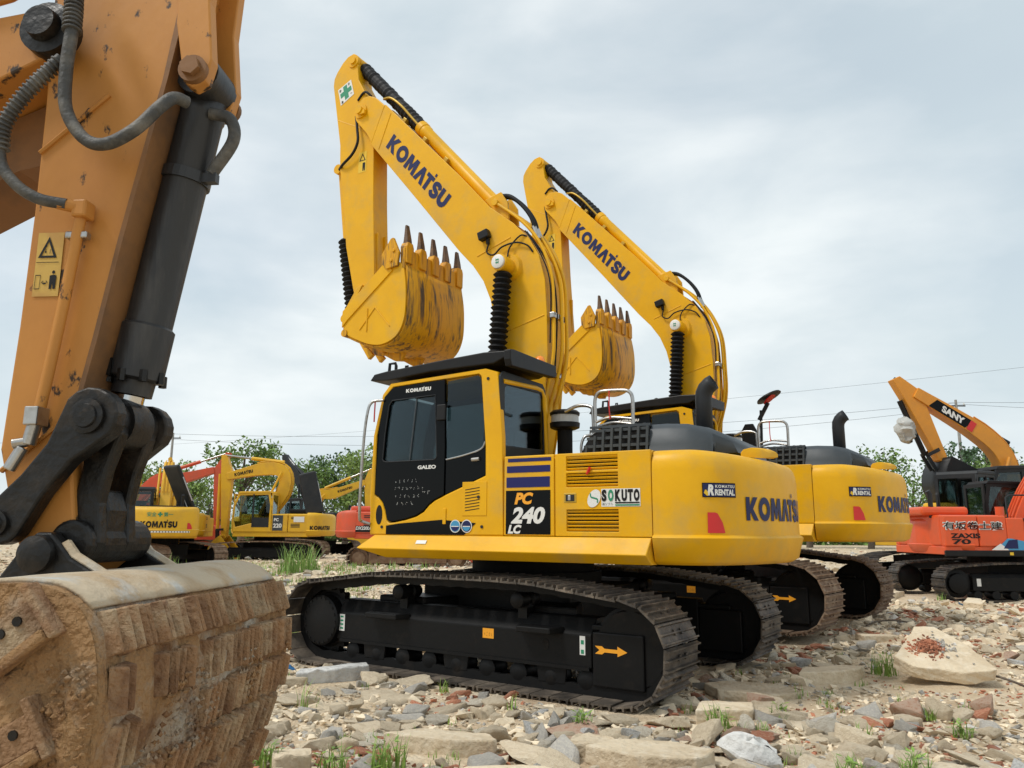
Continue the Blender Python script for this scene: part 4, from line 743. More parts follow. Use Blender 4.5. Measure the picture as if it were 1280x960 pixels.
    while s < 1.95:
        x, z = np.interp(s, s_acc, Pr[:, 0]), np.interp(s, s_acc, Pr[:, 1]); tx, tz = np.interp(s, s_acc, Tn[:, 0]), np.interp(s, s_acc, Tn[:, 1]); nx, nz_ = np.interp(s, s_acc, Nn[:, 0]), np.interp(s, s_acc, Nn[:, 1])
        cnt = 27; sk = random.uniform(-.02, .02)
        for k in range(cnt):
            yy = -.585+1.17*(k+.5)/cnt+random.uniform(-.006, .006)
            bury = nz(row*.9, yy*5, 1, 21)
            if (yy < -.1 and bury > .2) or bury > .5: continue
            o = bpy.data.objects.new('wear_rib', random.choice(rib2)); C.objects.link(o); o.parent = bk
            xa = Vector((tx, random.uniform(-.05, .05), tz)).normalized(); za = Vector((nx, 0, nz_)); ya = za.cross(xa).normalized(); xa = ya.cross(za)
            h = .011+random.uniform(-.012, .006)
            o.matrix_local = Matrix(((xa.x, ya.x, za.x, x+nx*h), (xa.y, ya.y, za.y, yy+sk*.3), (xa.z, ya.z, za.z, z+nz_*h), (0, 0, 0, 1)))
            md = o.modifiers.new('bevel', 'BEVEL'); md.width = .004; md.segments = 1
        s += .137; row += 1
    # near and far side plates, caked
    for sd_ in (-1, 1):
        poly = [p for p in Pr[6:]]; cx_, cz_ = -.12, .68; rows = []
        for t in np.linspace(.0, 1, 60):
            r = []
            for i, (x, z) in enumerate(poly):
                X = cx_+(x-cx_)*t; Z = cz_+(z-cz_)*t; m_ = .018*nz(X*9, Z*9, 1, 31)+.024*max(0, nz(X*4, Z*4, 1, 17))+.014*abs(nz(X*22, Z*22, 1, 3))+.008*nz(X*45, Z*45, 1, 8)
                e_ = 1 if t < .93 else (1-t)/.07
                if Z > 1.12 and X > -.1: m_ *= .25
                r.append((X, sd_*(.622+.012*0+max(-.008, m_)*e_), Z))
            rows.append(r)
        g = G(); g.grid(rows); g.obj('side_plate', 'dry_mud', bk, smooth=70)
    rs = np.random.RandomState(12); cg = G(); oc = [np.array(v) for v in ((1, 0, 0), (-1, 0, 0), (0, 1, 0), (0, -1, 0), (0, 0, 1), (0, 0, -1))]; of = [(0, 2, 4), (2, 1, 4), (1, 3, 4), (3, 0, 4), (2, 0, 5), (1, 2, 5), (3, 1, 5), (0, 3, 5)]
    for i in range(9000):
        sz = .003+.009*rs.rand()**2.5
        if i % 3 == 0:
            t = rs.rand()**.5; q = Pr[rs.randint(8, 80)]; X = -.12+(q[0]+.12)*t; Z = .68+(q[1]-.68)*t
            if nz(X*5, Z*5, 1, 17) < -.05 or (Z > 1.12): continue
            c_ = np.array((X, -.63-.012*rs.rand(), Z))
        else:
            k = rs.randint(44, 104); yy = rs.uniform(-.61, .61)
            if nz(k*.09, yy*5, 1, 21) < (.05 if yy < .1 else .22): continue
            c_ = np.array((Pr[k, 0]+Nn[k, 0]*(.018+.02*rs.rand()), yy, Pr[k, 1]+Nn[k, 1]*(.018+.02*rs.rand())))
        cg.add([c_+v*sz*rs.uniform(.5, 1.3) for v in oc], of)
    o = cg.obj('mud_clods', 'dry_mud', bk, fixn=False); o['kind'] = 'stuff'
    for k, (x, z, a_) in enumerate(((.13, 1.185, -38), (.15, .93, -30))):
        rot = Matrix.Rotation(R(a_), 3, 'Y'); B_ = lambda dx, dz, sx, sz, y0, th: (lambda g: (g.box(Vector((x, y0, z))+rot @ Vector((dx, 0, dz)), (sx, th, sz), rot), g)[1])(G())
        o = B_(0, 0, .19, .085, -.64, .03).obj('side_cutter', 'rib_rust', bk, bevel=.006)
        B_(.0, -.055, .17, .03, -.65, .045).obj('cutter_edge', 'dry_mud', o, bevel=.008); B_(.10, .0, .022, .15, -.645, .05).obj('cutter_edge', 'rib_rust', o, bevel=.005)
        for q in (-.06, -.01, .04): g = G(); p = Vector((x, -.648, z))+rot @ Vector((q, 0, .012)); g.cyl(p, p-Vector((0, .012, 0)), .012, n=10); g.obj('bolt_hole', 'greasy', o)
    for i in range(5):
        y = -.5+i*.25; g = G(); g.prism([(-.45, .02), (-.45, .12), (-.6, .1), (-.78, .03), (-.6, .01)], y-.05, y+.05); g.obj('tooth', 'worn_steel', bk, bevel=.01)
    return root
build_fore()
# ------------------------------------------------------------------ simpler excavators further away
def thick(P, Wd):
    P = [np.array(p, float) for p in P]; A = []; B = []
    for i, p in enumerate(P):
        t = P[min(i+1, len(P)-1)]-P[max(i-1, 0)]; t /= np.linalg.norm(t); n_ = np.array((-t[1], t[0])); A.append(tuple(p+n_*Wd[i]/2)); B.append(tuple(p-n_*Wd[i]/2))
    return A+B[::-1]
def far_ex(label, pos, head, s, body, cabm, boomm=None, armm=None, shoem='shoe_rust', du=0, boom=None, arm=None, bucket=None, bkm=None, hood=None, cwm=None, framem='frameblack', group='excavators parked in the yard', tail=True, vents=True, cab=True, cabx=0):
    boomm = boomm or body; armm = armm or boomm; bkm = bkm or boomm; cwm = cwm or body
    root = empty('excavator', pos, head, label, 'excavator', group); root.scale = (s, s, s)
    for sd_ in (1, -1):
        yc = 1.2*sd_; path, _ = resample(track_path(1.75, .40, .9), 46, True); g = G()
        for i in range(46):
            p = path[i]; t = path[(i+1) % 46]-path[i-1]; t /= np.linalg.norm(t); rot = Matrix(((t[0], 0, t[1]), (0, 1, 0), (t[1], 0, -t[0])))
            g.box((p[0], yc, p[1]), (.185, .6, .03), rot); q = p+np.array((t[1], -t[0]))*.02
            for o_ in (-.06, .05): g.box((q[0]+t[0]*o_, yc, q[1]+t[1]*o_), (.02, .6, .03), rot)
        tr = g.obj('track', shoem, root); tr.rotation_euler.z = du; tr['kind'] = 'stuff'
        g = G(); g.prism([(yc-.15, .24), (yc+.15, .24), (yc+.15, .56), (yc+.08, .66), (yc-.08, .66), (yc-.15, .56)], -1.4, 1.4, 'x'); f_ = g.obj('track_frame', framem, root, bevel=.02); f_.rotation_euler.z = du
        for x in (-1.75, 1.75): g = G(); g.lathe((x, yc-.2*sd_, .42), (x, yc+.2*sd_, .42), [(0, .2), (.08, .34), (.28, .34), (.3, .25), (.38, .23), (.4, .12)], 22); g.obj('sprocket' if x > 0 else 'idler_wheel', framem, f_, smooth=35)
        for i in range(7): x = -1.3+i*.43; g = G(); g.cyl((x, yc-.17, .15), (x, yc+.17, .15), .1, n=12); g.obj('track_roller', framem, f_, smooth=40)
    g = G(); g.b2(-.8, .8, -1, 1, .45, .85); g.cyl((0, 0, .8), (0, 0, 1.12), .65, n=24); o = g.obj('carbody', 'blackmatte', root)
    g = G(); g.b2(-1.95, 1.2, -1.28, 1.28, 1.1, 1.3); g.obj('deck', body, root, bevel=.02)
    cw = build_cw(root, cwm); cw.scale = (.97, .97, .97); cw.location.z = .02
    for sd_ in (1, -1):
        for x0, x1 in ((-.42, -1.1), (-1.12, -1.93)):
            g = G(); g.b2(x0, x1, 1.1*sd_, 1.31*sd_, 1.3, 2.05); dr = g.obj('service_door', body, root, bevel=.03)
            if x1 < -1.5 and vents:
                for z in (1.5, 1.56, 1.62, 1.85, 1.91): g = G(); g.b2(x0-.12, x0-.5, 1.305*sd_, 1.318*sd_, z, z+.03); g.obj('vent_slot', 'darkgrey', dr)
    g = G(); g.b2(-1.93, -.42, -1.1, 1.1, 1.3, 2.07); g.obj('bonnet', body, root, bevel=.05)
    g = G(); g.b2(-2.2, -1.0, -.8, .8, 2.06, 2.28); g.obj('engine_hood', cwm if not hood else 'blackmatte', root, bevel=.08, seg=3)
    g = G(); g.tubes([(-1.9, -.7, 2.0), (-1.9, -.7, 2.6), (-1.95, -.7, 2.68)], .06, 12); g.obj('exhaust_pipe', 'darkgrey', root, smooth=60)
    g = G(); g.b2(-.42, 1.1, -1.3, -.5, 1.3, 1.95); g.obj('tank', body, root, bevel=.05)
    g = G(); g.tubes([(.9, -1.2, 1.95), (.9, -1.2, 2.5), (.8, -1.2, 2.56), (-.2, -1.2, 2.56), (-.3, -1.2, 2.5), (-.3, -1.2, 1.95)], .02, 8); g.obj('hand_rail', 'darkgrey', root, smooth=60)
    if hood:
        dims, at, rot = hood; rot = Matrix.Rotation(R(rot[2]), 3, 'Z') @ Matrix.Rotation(R(rot[1]), 3, 'Y') @ Matrix.Rotation(R(rot[0]), 3, 'X'); at = Vector(at); L_ = dims[2]
        g = G(); g.box(at+rot @ Vector((0, 0, L_/2)), dims, rot); hp = g.obj('raised_hood', 'graydark', root, bevel=.07, seg=3)
        g = G(); g.box(at+rot @ Vector((-dims[0]/2-.006, 0, L_*.5)), (.01, min(.12, dims[1]*.3), L_*.5), rot); g.obj('hood_label', 'steel', hp)
        g = G(); g.tubes([at+Vector((-.35, 0, 0)), at+rot @ Vector((0, 0, L_*.5))], .02, 6); g.obj('hood_strut', 'steel', hp)
    # cab
    if cab:
        O = [(1.24, 1.3), (1.27, 1.75), (1.24, 2.4), (1.05, 2.92), (-.3, 2.98), (-.42, 2.4), (-.42, 1.3)]; I = [(1.1, 1.5), (1.18, 1.78), (1.15, 2.38), (.98, 2.82), (-.22, 2.86), (-.32, 2.4), (-.3, 1.85)]
        g = G(); g.ring(O, I, 1.26, 1.31); cb = g.obj('cab', cabm, root, bevel=.02); cb.location.x = cabx
        g = G(); g.ring(O, I, .36, .41); g.obj('right_wall', cabm, cb); g = G(); g.prism([(1.07, 2.90), (1.02, 2.99), (-.26, 3.03), (-.34, 2.94)], .34, 1.33); g.obj('cab_roof', cabm, cb, bevel=.02)
        g = G(); g.ring([(.36, 1.3), (.36, 2.95), (1.31, 2.95), (1.31, 1.3)], [(.46, 2.05), (.46, 2.85), (1.21, 2.85), (1.21, 2.05)], -.42, -.38, 'x'); g.obj('rear_panel', cabm, cb); g = G(); g.prism([(.45, 2.04), (.45, 2.86), (1.22, 2.86), (1.22, 2.04)], -.40, -.396, 'x'); g.obj('window_pane', 'glass_clear', cb)
        for y in (.38, 1.285): g = G(); g.prism([(a*.995, b) for a, b in I], y-.003, y+.003); g.obj('window_pane', 'glass_clear', cb)
        g = G(); g.ring([(.36, 1.3), (.36, 2.9), (1.31, 2.9), (1.31, 1.3)], [(.44, 1.75), (.44, 2.8), (1.23, 2.8), (1.23, 1.75)], 1.19, 1.22, 'x'); g.obj('front_frame', cabm, cb)
        g = G(); g.b2(.36, .42, 1.262, 1.322, 1.5, 2.88); g.b2(-.3, .4, 1.265, 1.318, 1.5, 1.9); g.obj('door', cabm if cabm != 'bgyellow' else 'graydark', cb)
        g = G(); g.b2(.0, .5, .6, 1.1, 1.6, 1.85); g.prism([(.1, 1.8), (-.1, 2.5), (-.2, 2.5), (-.05, 1.75)], .62, 1.08); g.b2(.0, 1.2, .4, 1.27, 1.3, 1.35); g.obj('seat', 'blackmatte', cb, bevel=.03)
    if boom:
        kw = .8 if boomm == 'sany' else 1; wd = [.34]+[kw*.42+kw*.14*math.sin(PI*(i+1)/len(boom)) for i in range(len(boom)-2)]+[.3]; sm = spline(boom, 5); ws = np.interp(np.linspace(0, 1, len(sm)), np.linspace(0, 1, len(wd)), wd)
        g = G(); g.prism(thick(sm, ws), -.19, .19); bo = g.obj('boom', boomm, root, bevel=.015)
        mid = sm[len(sm)//2]; g = G()
        for y in (.32, -.32):
            g = G(); g.cyl((.65, y, 1.45), ((.65+mid[0])/2, y, (1.45+mid[1])/2), .09, n=12); g.cyl(((.65+mid[0])/2, y, (1.45+mid[1])/2), (mid[0], y, mid[1]), .05, n=10); g.obj('boom_cylinder', boomm, root, smooth=40)
        for y in (.12, .0, -.12): g = G(); A = thick(sm, [w+.1 for w in ws])[:len(sm)]; g.tubes([(x, y, z) for x, z in A[2:-4]], .022, 6); g.obj('pipe', boomm, bo)
        if arm:
            top, piv, tip = arm; a_ = np.array; t = (a_(tip)-a_(top))/np.linalg.norm(a_(tip)-a_(top)); n_ = a_((-t[1], t[0]));
            if n_@(a_(boom[-1])-a_(boom[1])) < 0: n_ = -n_          # n_ points away from boom
            pv = a_(piv); P = [a_(top)-n_*.1, a_(top)+n_*.12, pv+n_*.28, a_(tip)+n_*.13-t*.1, a_(tip)+t*.1, a_(tip)-n_*.1, pv-n_*.22]
            g = G(); g.prism([tuple(p) for p in P], -.15, .15); ar = g.obj('arm', armm, root, bevel=.012)
            c0 = a_(sm[len(sm)*5//9]); up = a_((-(boom[-1][1]-boom[1][1]), boom[-1][0]-boom[1][0])); up = up/np.linalg.norm(up); up = up if up[1] > 0 else -up; c0 = c0+up*.38; c1 = a_(top)
            m_ = c0*.45+c1*.55
            g = G(); g.cyl((c0[0], 0, c0[1]), (m_[0], 0, m_[1]), .085, n=12); ac = g.obj('arm_cylinder', boomm if boomm != 'sany' else 'black', root, smooth=40); g = G(); g.cyl((m_[0], 0, m_[1]), (c1[0], 0, c1[1]), .05, n=10); g.obj('piston_rod', 'steel' if boomm != 'sany' else 'graydark', ac, smooth=40)
            b0 = pv+n_*.36; b1 = a_(tip)-t*.35+n_*.33; g = G(); g.cyl((b0[0], 0, b0[1]), (b1[0], 0, b1[1]), .07, n=10); g.obj('bucket_cylinder', armm if boomm != 'sany' else 'black', root, smooth=40)
            g = G(); q = a_(tip); k2 = q+n_*.32+t*.1
            for y in (.19, -.19): g.prism(thick([tuple(b1), tuple(q-t*.35)], [.09, .09]), y-.02, y+.02); g.prism(thick([tuple(b1), tuple(k2)], [.09, .09]), y*.6-.02, y*.6+.02)
            g.obj('bucket_link', 'graydark', root)
            if bucket is not None:
                an = R(bucket); rr = lambda x, z: (q[0]+x*math.cos(an)-z*math.sin(an), q[1]+x*math.sin(an)+z*math.cos(an))
                sh = spline([(-.05, .1), (.4, .05), (.75, -.15), (.95, -.5), (.85, -.9), (.5, -1.15), (.1, -1.25), (-.25, -1.25)], 4); g = G(); g.grid([[(*[rr(x, z)[0]], y, rr(x, z)[1]) for x, z in sh] for y in (-.55, .55)]); bk = g.obj('bucket', bkm, root, smooth=40, solid=.04)
                for y in (-.56, .56): g = G(); g.prism([rr(x, z) for x, z in sh]+[rr(-.1, -.6)], y-.015, y+.015); g.obj('side_plate', bkm, bk)
                for i in range(5): y = -.5+i*.25; g = G(); g.prism([rr(-.2, -1.2), rr(-.2, -1.3), rr(-.5, -1.27)], y-.04, y+.04); g.obj('tooth', 'worn_steel', bk)
    return root, cw, (bo if boom else None)
rt, cw, _ = far_ex('yellow excavator seen from behind with its black hood raised, arrows along its counterweight', (-13.3, 29.6, 0), R(112), .98, 'bgyellow', 'graydark', du=R(35), boom=[(.3, 1.8), (1.8, 3.9), (4.6, 3.4)], arm=[(5.1, 4.0), (4.7, 3.4), (4.4, 1.2)], bucket=-20, hood=((.9, .16, 1.95), (-1.3, -.95, 2.05), (-28, 0, 35)))
cw.scale = (.97, .97, 1.06); cw.location.z = -.06
cl = CWS[-1]/2
mark(logo(), 'black', cw, cwmap(cl-.63, cl+.63, 1.45, 1.72, .012), 'maker_logo', cut=16)
mark(font('安全', .015), 'green', cw, cwmap(cl-.42, cl-.1, 1.82, 1.97, .012), 'sign_print', cut=6); mark(font('第一', .015), 'green', cw, cwmap(cl+.14, cl+.46, 1.82, 1.97, .012), 'sign_print', cut=6); mark(shape2('cross'), 'green', cw, cwmap(cl-.06, cl+.1, 1.82, 1.97, .012), 'sign_print')
mark(shape2('rect'), 'white', cw, cwmap(cl-1.1, cl+1.1, 1.29, 1.345, .035), 'arrow_band', cut=24)
for i in range(22):
    u = cl-1.08+i*.1; d = 1 if i < 11 else -1; sh = [(.0, 0), (.5, 0), (1, .5), (.5, 1), (0, 1), (.5, .5)]; sh = sh if d > 0 else [(1-a, b) for a, b in sh]
    mark((sh, [(0, 1, 2, 5), (5, 2, 3, 4)]), 'black', cw, cwmap(u, u+.055, 1.295, 1.34, .042), 'arrow_mark')
for a, b, fl in ((-1.2, -1.0, 0), (1.0, 1.2, 1)):
    sh = [(0, 0), (1, 0), (1, 1), (.55, .95), (.2, .6)]; sh = sh if fl == 0 else [(1-p, q) for p, q in sh]; mark((sh, [tuple(range(5))]), 'red', cw, cwmap(cl+a, cl+b, 1.4, 1.62, .012), 'reflector', cut=4)
rt, cw, _ = far_ex('yellow excavator with a dark cab tucked behind the raised hood machine, letters MG showing', (-14.9, 35.0, 0), R(104), .98, 'bgyellow', 'graydark', du=R(30), cab=True)
mark(font('XCMG', .04), 'black', cw, cwmap(cl-.05, cl+1.03, 1.42, 1.7, .012), 'maker_logo', cut=10)
far_ex('red orange excavator whose boom and upright arm rise behind the raised hood machine', (-19.3, 37.5, 0), R(2), 1, 'orange_red', 'graydark', boom=[(.3, 1.8), (1.9, 3.6), (2.9, 3.75), (4.75, 4.25)], arm=[(5.35, 5.1), (4.95, 4.3), (5.0, 1.5)], bucket=-60)
rt, cw, bo = far_ex('yellow excavator standing side on, arm lowered to its bucket, raised black hood behind', (-10.6, 34.2, 0), R(181), 1, 'bgyellow', 'bgyellow', du=R(4), boom=[(.3, 1.8), (-.5, 3.0), (-.45, 3.9), (.4, 4.05), (2.0, 3.7)], arm=[(2.2, 4.65), (2.0, 3.85), (1.95, 1.05)], bucket=-35, hood=((.75, .16, 1.85), (-2.15, .9, 2.05), (0, 14, 0)))
mark(logo(), 'black', cw, cwmap(.15, 1.25, 1.42, 1.64, .012), 'maker_logo', cut=14)
mark(logo(), 'black', bo, quadmap((1.65, .196, 3.70), (.85, .196, 3.88), (1.69, .196, 3.88), (.89, .196, 4.06)), 'maker_logo')
mark(shape2('rect'), 'greyhood', rt, side(-.46, -.9, 1.36, 2.0, 1.316), 'number_plate'); mark(font('PC', .04), 'white', rt, side(-.52, -.72, 1.75, 1.88, 1.32), 'number'); mark(font('220', .04), 'white', rt, side(-.5, -.86, 1.48, 1.66, 1.32), 'number'); mark(shape2('rect'), 'white', rt, side(-1.35, -1.8, 1.72, 1.95, 1.322), 'sticker')
far_ex('dark grey excavator with folded boom and arm raised behind the side on yellow one', (-10.6, 41.5, 0), R(150), 1, 'graydark', 'graydark', boom=[(.3, 1.8), (.5, 3.2), (1.2, 4.2), (2.1, 5.1)], arm=[(2.35, 5.5), (2.1, 5.1), (1.9, 2.7)], bucket=40)
rt, cw, _ = far_ex('orange excavator with brown tracks partly hidden behind the nearest cab, rear end showing', (-3.75, 29.4, 0), R(2), 1, 'orange_red', 'graydark', framem='rusty', boom=[(.3, 1.8), (1.4, 3.3), (3.2, 3.3)], arm=[(3.6, 3.6), (3.3, 3.2), (3.0, 1.3)], bucket=-30)
q = CWS[-1]; sr = lambda a, b, z0, z1, o_=.012: cwmap(q-a, q-b, z0, z1, o_)
mark(shape2('rect'), 'black', rt, quadmap((-1.93, -1.316, 1.34), (-.9, -1.316, 1.34), (-1.93, -1.316, 1.56), (-1.2, -1.316, 1.56)), 'stripe'); mark(font('DX220LC', .03, .2), 'white', rt, quadmap((-1.9, -1.32, 1.42), (-1.3, -1.32, 1.42), (-1.9, -1.32, 1.54), (-1.3, -1.32, 1.54)), 'number')
rt, _, bo = far_ex('yellow excavator at the back whose boom reaches right above the orange one', (-13.6, 46, 0), R(0), 1, 'bgyellow', 'graydark', boom=[(.3, 1.8), (2.0, 3.35), (3.0, 3.5), (4.85, 4.2)], arm=[(5.2, 5.0), (5.05, 4.3), (5.1, 1.6)], bucket=-60)
mark(logo(), 'black', bo, quadmap((3.3, -.196, 3.55), (4.15, -.196, 3.83), (3.25, -.196, 3.72), (4.1, -.196, 4.0)), 'maker_logo')
far_ex('yellow excavator at the far left, boom bent steeply behind the foreground links', (-16.2, 32.5, 0), R(200), .98, 'bgyellow', 'graydark', boom=[(.3, 1.8), (-.2, 3.0), (.1, 4.2), (1.2, 4.6), (3.2, 4.2)], arm=[(3.5, 4.9), (3.1, 4.2), (3.0, 1.4)], bucket=-30)
rt, cw, bo = far_ex('amber excavator with black bucket and plastic wrapped link behind the small orange one', (13.1, 20.4, .1), R(181), 1.0, 'sany', 'graydark', boom=[(.3, 1.7), (-.05, 2.6), (.0, 3.3), (.6, 4.0), (2.25, 5.05)], arm=[(2.72, 5.45), (2.3, 5.0), (1.62, 3.2)], bucket=-58, bkm='black', shoem='shoe_dark')
mark(([(0, 0), (.86, 0), (1, 1), (.14, 1)], [(0, 1, 2, 3)]), 'gloss_black', bo, quadmap((1.95, .197, 4.68), (.88, .197, 4.0), (1.85, .197, 4.94), (.78, .197, 4.26)), 'logo_field')
mark(font('SANY', .05), 'white', bo, quadmap((1.62, .2, 4.53), (1.06, .2, 4.17), (1.56, .2, 4.70), (1.0, .2, 4.34)), 'maker_logo')
mark(([(0, 0), (.8, 0), (1, 1), (.2, 1)], [(0, 1, 2, 3)]), 'red', bo, quadmap((1.0, .2, 4.07), (.82, .2, 3.95), (.88, .2, 4.32), (.70, .2, 4.20)), 'logo_stripe')
g = G(); random.seed(5); rows = []
for i in range(13):
    a = PI*i/12; rows.append([((.3+.2*nz(i, j, .7, 5))*math.sin(a)*math.cos(2*PI*j/16), (.28+.2*nz(i, j, .7, 9))*math.sin(a)*math.sin(2*PI*j/16), .42*math.cos(a)+.08*nz(i, j, .5, 1)) for j in range(17)])
g.grid(rows); o = g.obj('plastic_bag', 'plastic_wrap', None, smooth=60); o.location = (10.4, 20.0, 4.1); o.scale = (.8, .8, .82); tag(o, 'white plastic wrapping bagged around the amber arm cylinder', 'plastic bag')
far_ex('dark cabbed excavator squeezed between amber bucket and small orange machine', (10.75, 19.4, .1), R(222), .93, 'bgyellow', 'graydark', shoem='shoe_dark')
# small orange excavator at the right edge: body faces right
rt, cw, bo = far_ex('small bright orange excavator at the right edge, black cab, ZAXIS 70 on its side', (10.1, 16.3, .14), R(-1.5), .80, 'orange', 'black', vents=False, cabx=.5, shoem='shoe_dark', boom=[(.45, 1.5), (1.1, 2.6), (2.2, 3.9), (3.6, 4.2)], arm=[(4.2, 4.6), (3.8, 4.1), (3.9, 1.6)], bucket=-50)
cw.scale = (.80, .97, .92); cw.location = (.33, 0, .06)
y = -1.318
sdq = lambda x0, x1, z0, z1, o_=0: quadmap((x0, y-o_, z0), (x1, y-o_, z0), (x0, y-o_, z1), (x1, y-o_, z1))
g = G(); g.b2(-1.95, 1.2, -1.33, -1.22, 1.06, 1.21); g.obj('sill', 'black', rt, bevel=.02)
g = G(); g.b2(.02, .42, -1.335, -.9, 1.2, 2.0); dp = g.obj('black_panel', 'black', rt, bevel=.05)
for i in range(5): g = G(); g.b2(.08, .36, -1.35, -1.33, 1.42+i*.08, 1.45+i*.08); g.obj('vent_slat', 'darkgrey', dp)
g = G(); g.b2(-.42, .02, -1.31, -1.0, 1.21, 2.0); g.obj('service_door', 'orange', rt, bevel=.03)
g = G(); g.cyl((-.3, -.9, 1.95), (-.3, -.9, 2.28), .1, n=14); g.obj('filler_cap', 'orange', rt, smooth=40)
mark(font('有坂卷土建', .05), 'white', rt, sdq(-1.98, -.5, 1.69, 1.92, .002), 'company_name'); mark(font('有坂卷土建', .012), 'black', rt, sdq(-1.95, -.53, 1.71, 1.90, .006), 'company_name')
mark(font('ZAXIS', .04), 'black', rt, sdq(-1.8, -1.08, 1.50, 1.62, .003), 'model_name'); mark(font('70', .03), 'black', rt, sdq(-1.77, -1.32, 1.355, 1.48, .003), 'model_name')
mark(([(0, 0), (1, 0), (1, .75), (.55, 1), (.42, 1)], [tuple(range(5))]), 'skyblue', rt, sdq(-.75, .0, 1.22, 1.5, .003), 'side_flash'); mark(([(0, 0), (1, 0), (.55, 1)], [(0, 1, 2)]), 'white', rt, sdq(-.85, -.42, 1.22, 1.38, .006), 'side_flash'); mark(([(0, 0), (1, 0), (1.0, 1), (.4, .9)], [(0, 1, 2, 3)]), 'navy', rt, sdq(-.55, -.2, 1.26, 1.48, .009), 'side_flash')
mark(shape2('rect'), 'decal_yellow', rt, quadmap((-.42, -1.333, 1.1), (-.33, -1.333, 1.1), (-.42, -1.333, 1.17), (-.33, -1.333, 1.17)), 'sticker'); 
mark(shape2('rect'), 'white', rt, quadmap((-1.3, -1.353, .36), (-1.2, -1.353, .36), (-1.3, -1.353, .54), (-1.2, -1.353, .54)), 'sticker')
# ------------------------------------------------------------------ trees
mat('bark', (.10, .075, .055), .9, 0, (.16, .13, .10), 8, .4, .7, .4, 20)
for nm, c1, c2 in (('leaf_mid', (.10, .18, .035), (.16, .26, .055)), ('leaf_light', (.16, .25, .055), (.23, .33, .085)), ('leaf_dark', (.06, .12, .055), (.09, .16, .065))):
    m = mat(nm, c1, .6, 0, c2, .9, .4, .65, rnd=.35, island=True); 
    m.node_tree.nodes['Principled BSDF'].inputs['Transmission Weight'].default_value = 0
def tree(label, x, y, h, r, m, seed, conical=0, group='trees behind the yard'):
    rng = random.Random(seed); z0 = ground_h(x, y); root = empty('tree', (x, y, z0), 0, label, 'tree', group)
    g = G(); P = [(0, 0, -.3), (.08*r, 0, h*.25), (-.05*r, .06*r, h*.5), (0, 0, h*.8)]; g.tubes(spline(P, 4), list(np.linspace(.035*h, .008*h, 13)), 8); tr = g.obj('trunk', 'bark', root, smooth=60)
    cl = []
    for i in range(15):
        a = rng.uniform(0, 2*PI); e_ = rng.uniform(-.2, 1); zz = h*(.34+.5*rng.random()); k = (1-.75*conical*(zz/h-.3)); rr = r*rng.uniform(.35, .95)*k
        c = Vector((rr*math.cos(a), rr*math.sin(a), zz)); cl.append((c, r*rng.uniform(.32, .55)*k))
        g = G(); g.tubes([(0, 0, zz*.62), c*.5+Vector((0, 0, zz*.35)), c], [.012*h, .008*h, .003*h], 5); g.obj('limb', 'bark', root)
    cl.append((Vector((0, 0, h*.86)), r*.4)); cl.append((Vector((0, 0, h*.6)), r*.6))
    n = int(1500+380*r); rs = np.random.RandomState(seed); V = []; F = []
    for i in range(n):
        c, cr = cl[rs.randint(len(cl))]; d = Vector(rs.normal(size=3)).normalized(); rad = cr*(rs.rand()**.35)*(1+.25*noise.noise(d*2+c)); p = c+Vector((d.x, d.y, d.z*.8))*rad
        s = rs.uniform(.09, .2)*(h/8); u = Vector(rs.normal(size=3)).normalized(); w = u.cross(Vector(rs.normal(size=3))).normalized(); b = len(V)
        V += [tuple(p-u*s), tuple(p+w*s*.55), tuple(p+u*s), tuple(p-w*s*.55)]; F.append((b, b+1, b+2, b+3))
    g = G(); g.v = V; g.f = F; o = g.obj('crown', m, root, fixn=False)
PX = lambda px, d: (px-640)/954.6*.982*d
tree('airy light green tree rising left of the lone pole, behind the raised hood', PX(190, 58), 58, 6.6, 2.0, 'leaf_light', 1)
tree('pale leafy tree just right of the lone pole at left', PX(228, 57), 57, 6.8, 1.9, 'leaf_light', 2)
tree('round topped green tree above the upright red orange arm', PX(301, 55), 55, 8.1, 2.6, 'leaf_mid', 3)
tree('low tree seen through the gap under the red orange boom', PX(262, 60), 60, 4.6, 2.0, 'leaf_mid', 4)
tree('small dark tree top left of the dark grey arm', PX(352, 66), 66, 6.8, 1.8, 'leaf_dark', 5)
tree('rounded green tree right of the dark grey boom', PX(402, 64), 64, 7.4, 2.8, 'leaf_mid', 6)
tree('dark green tree between two lighter ones, left of the nearest cab', PX(432, 66), 66, 8.2, 3.2, 'leaf_dark', 7)
tree('tall bright green tree touching the nearest cab front rail', PX(462, 62), 62, 8.4, 2.8, 'leaf_light', 8)
tree('tree partly hidden directly behind the nearest cab', PX(505, 64), 64, 7.6, 2.6, 'leaf_mid', 18)
tree('tree top showing over the second excavator beside its hand rail', PX(955, 62), 62, 8.2, 2.4, 'leaf_mid', 9)
tree('small tree top left of the second exhaust pipe', PX(1012, 66), 66, 8.9, 1.7, 'leaf_mid', 10)
tree('broad green tree right of the second exhaust pipe', PX(1088, 62), 62, 8.3, 3.6, 'leaf_mid', 11)
tree('blue green conical tree seen through the amber boom', PX(1203, 62), 62, 9.0, 2.6, 'leaf_dark', 12, .6)
tree('dark conical tree right of the amber boom', PX(1246, 64), 64, 9.9, 2.2, 'leaf_dark', 13, .6)
tree('pointed dark tree at the right edge of the picture', PX(1268, 66), 66, 9.6, 2.0, 'leaf_dark', 14, .8)
tree('broad light green tree low at the right edge', PX(1262, 58), 58, 7.6, 3.6, 'leaf_mid', 15)
tree('broad tree behind the amber bucket and dark cab', PX(1150, 60), 60, 6.5, 3.4, 'leaf_mid', 16)
tree('tree behind the small orange cab', PX(1222, 58), 58, 6.6, 3.4, 'leaf_mid', 17)
rs = np.random.RandomState(4); V = []; F = []
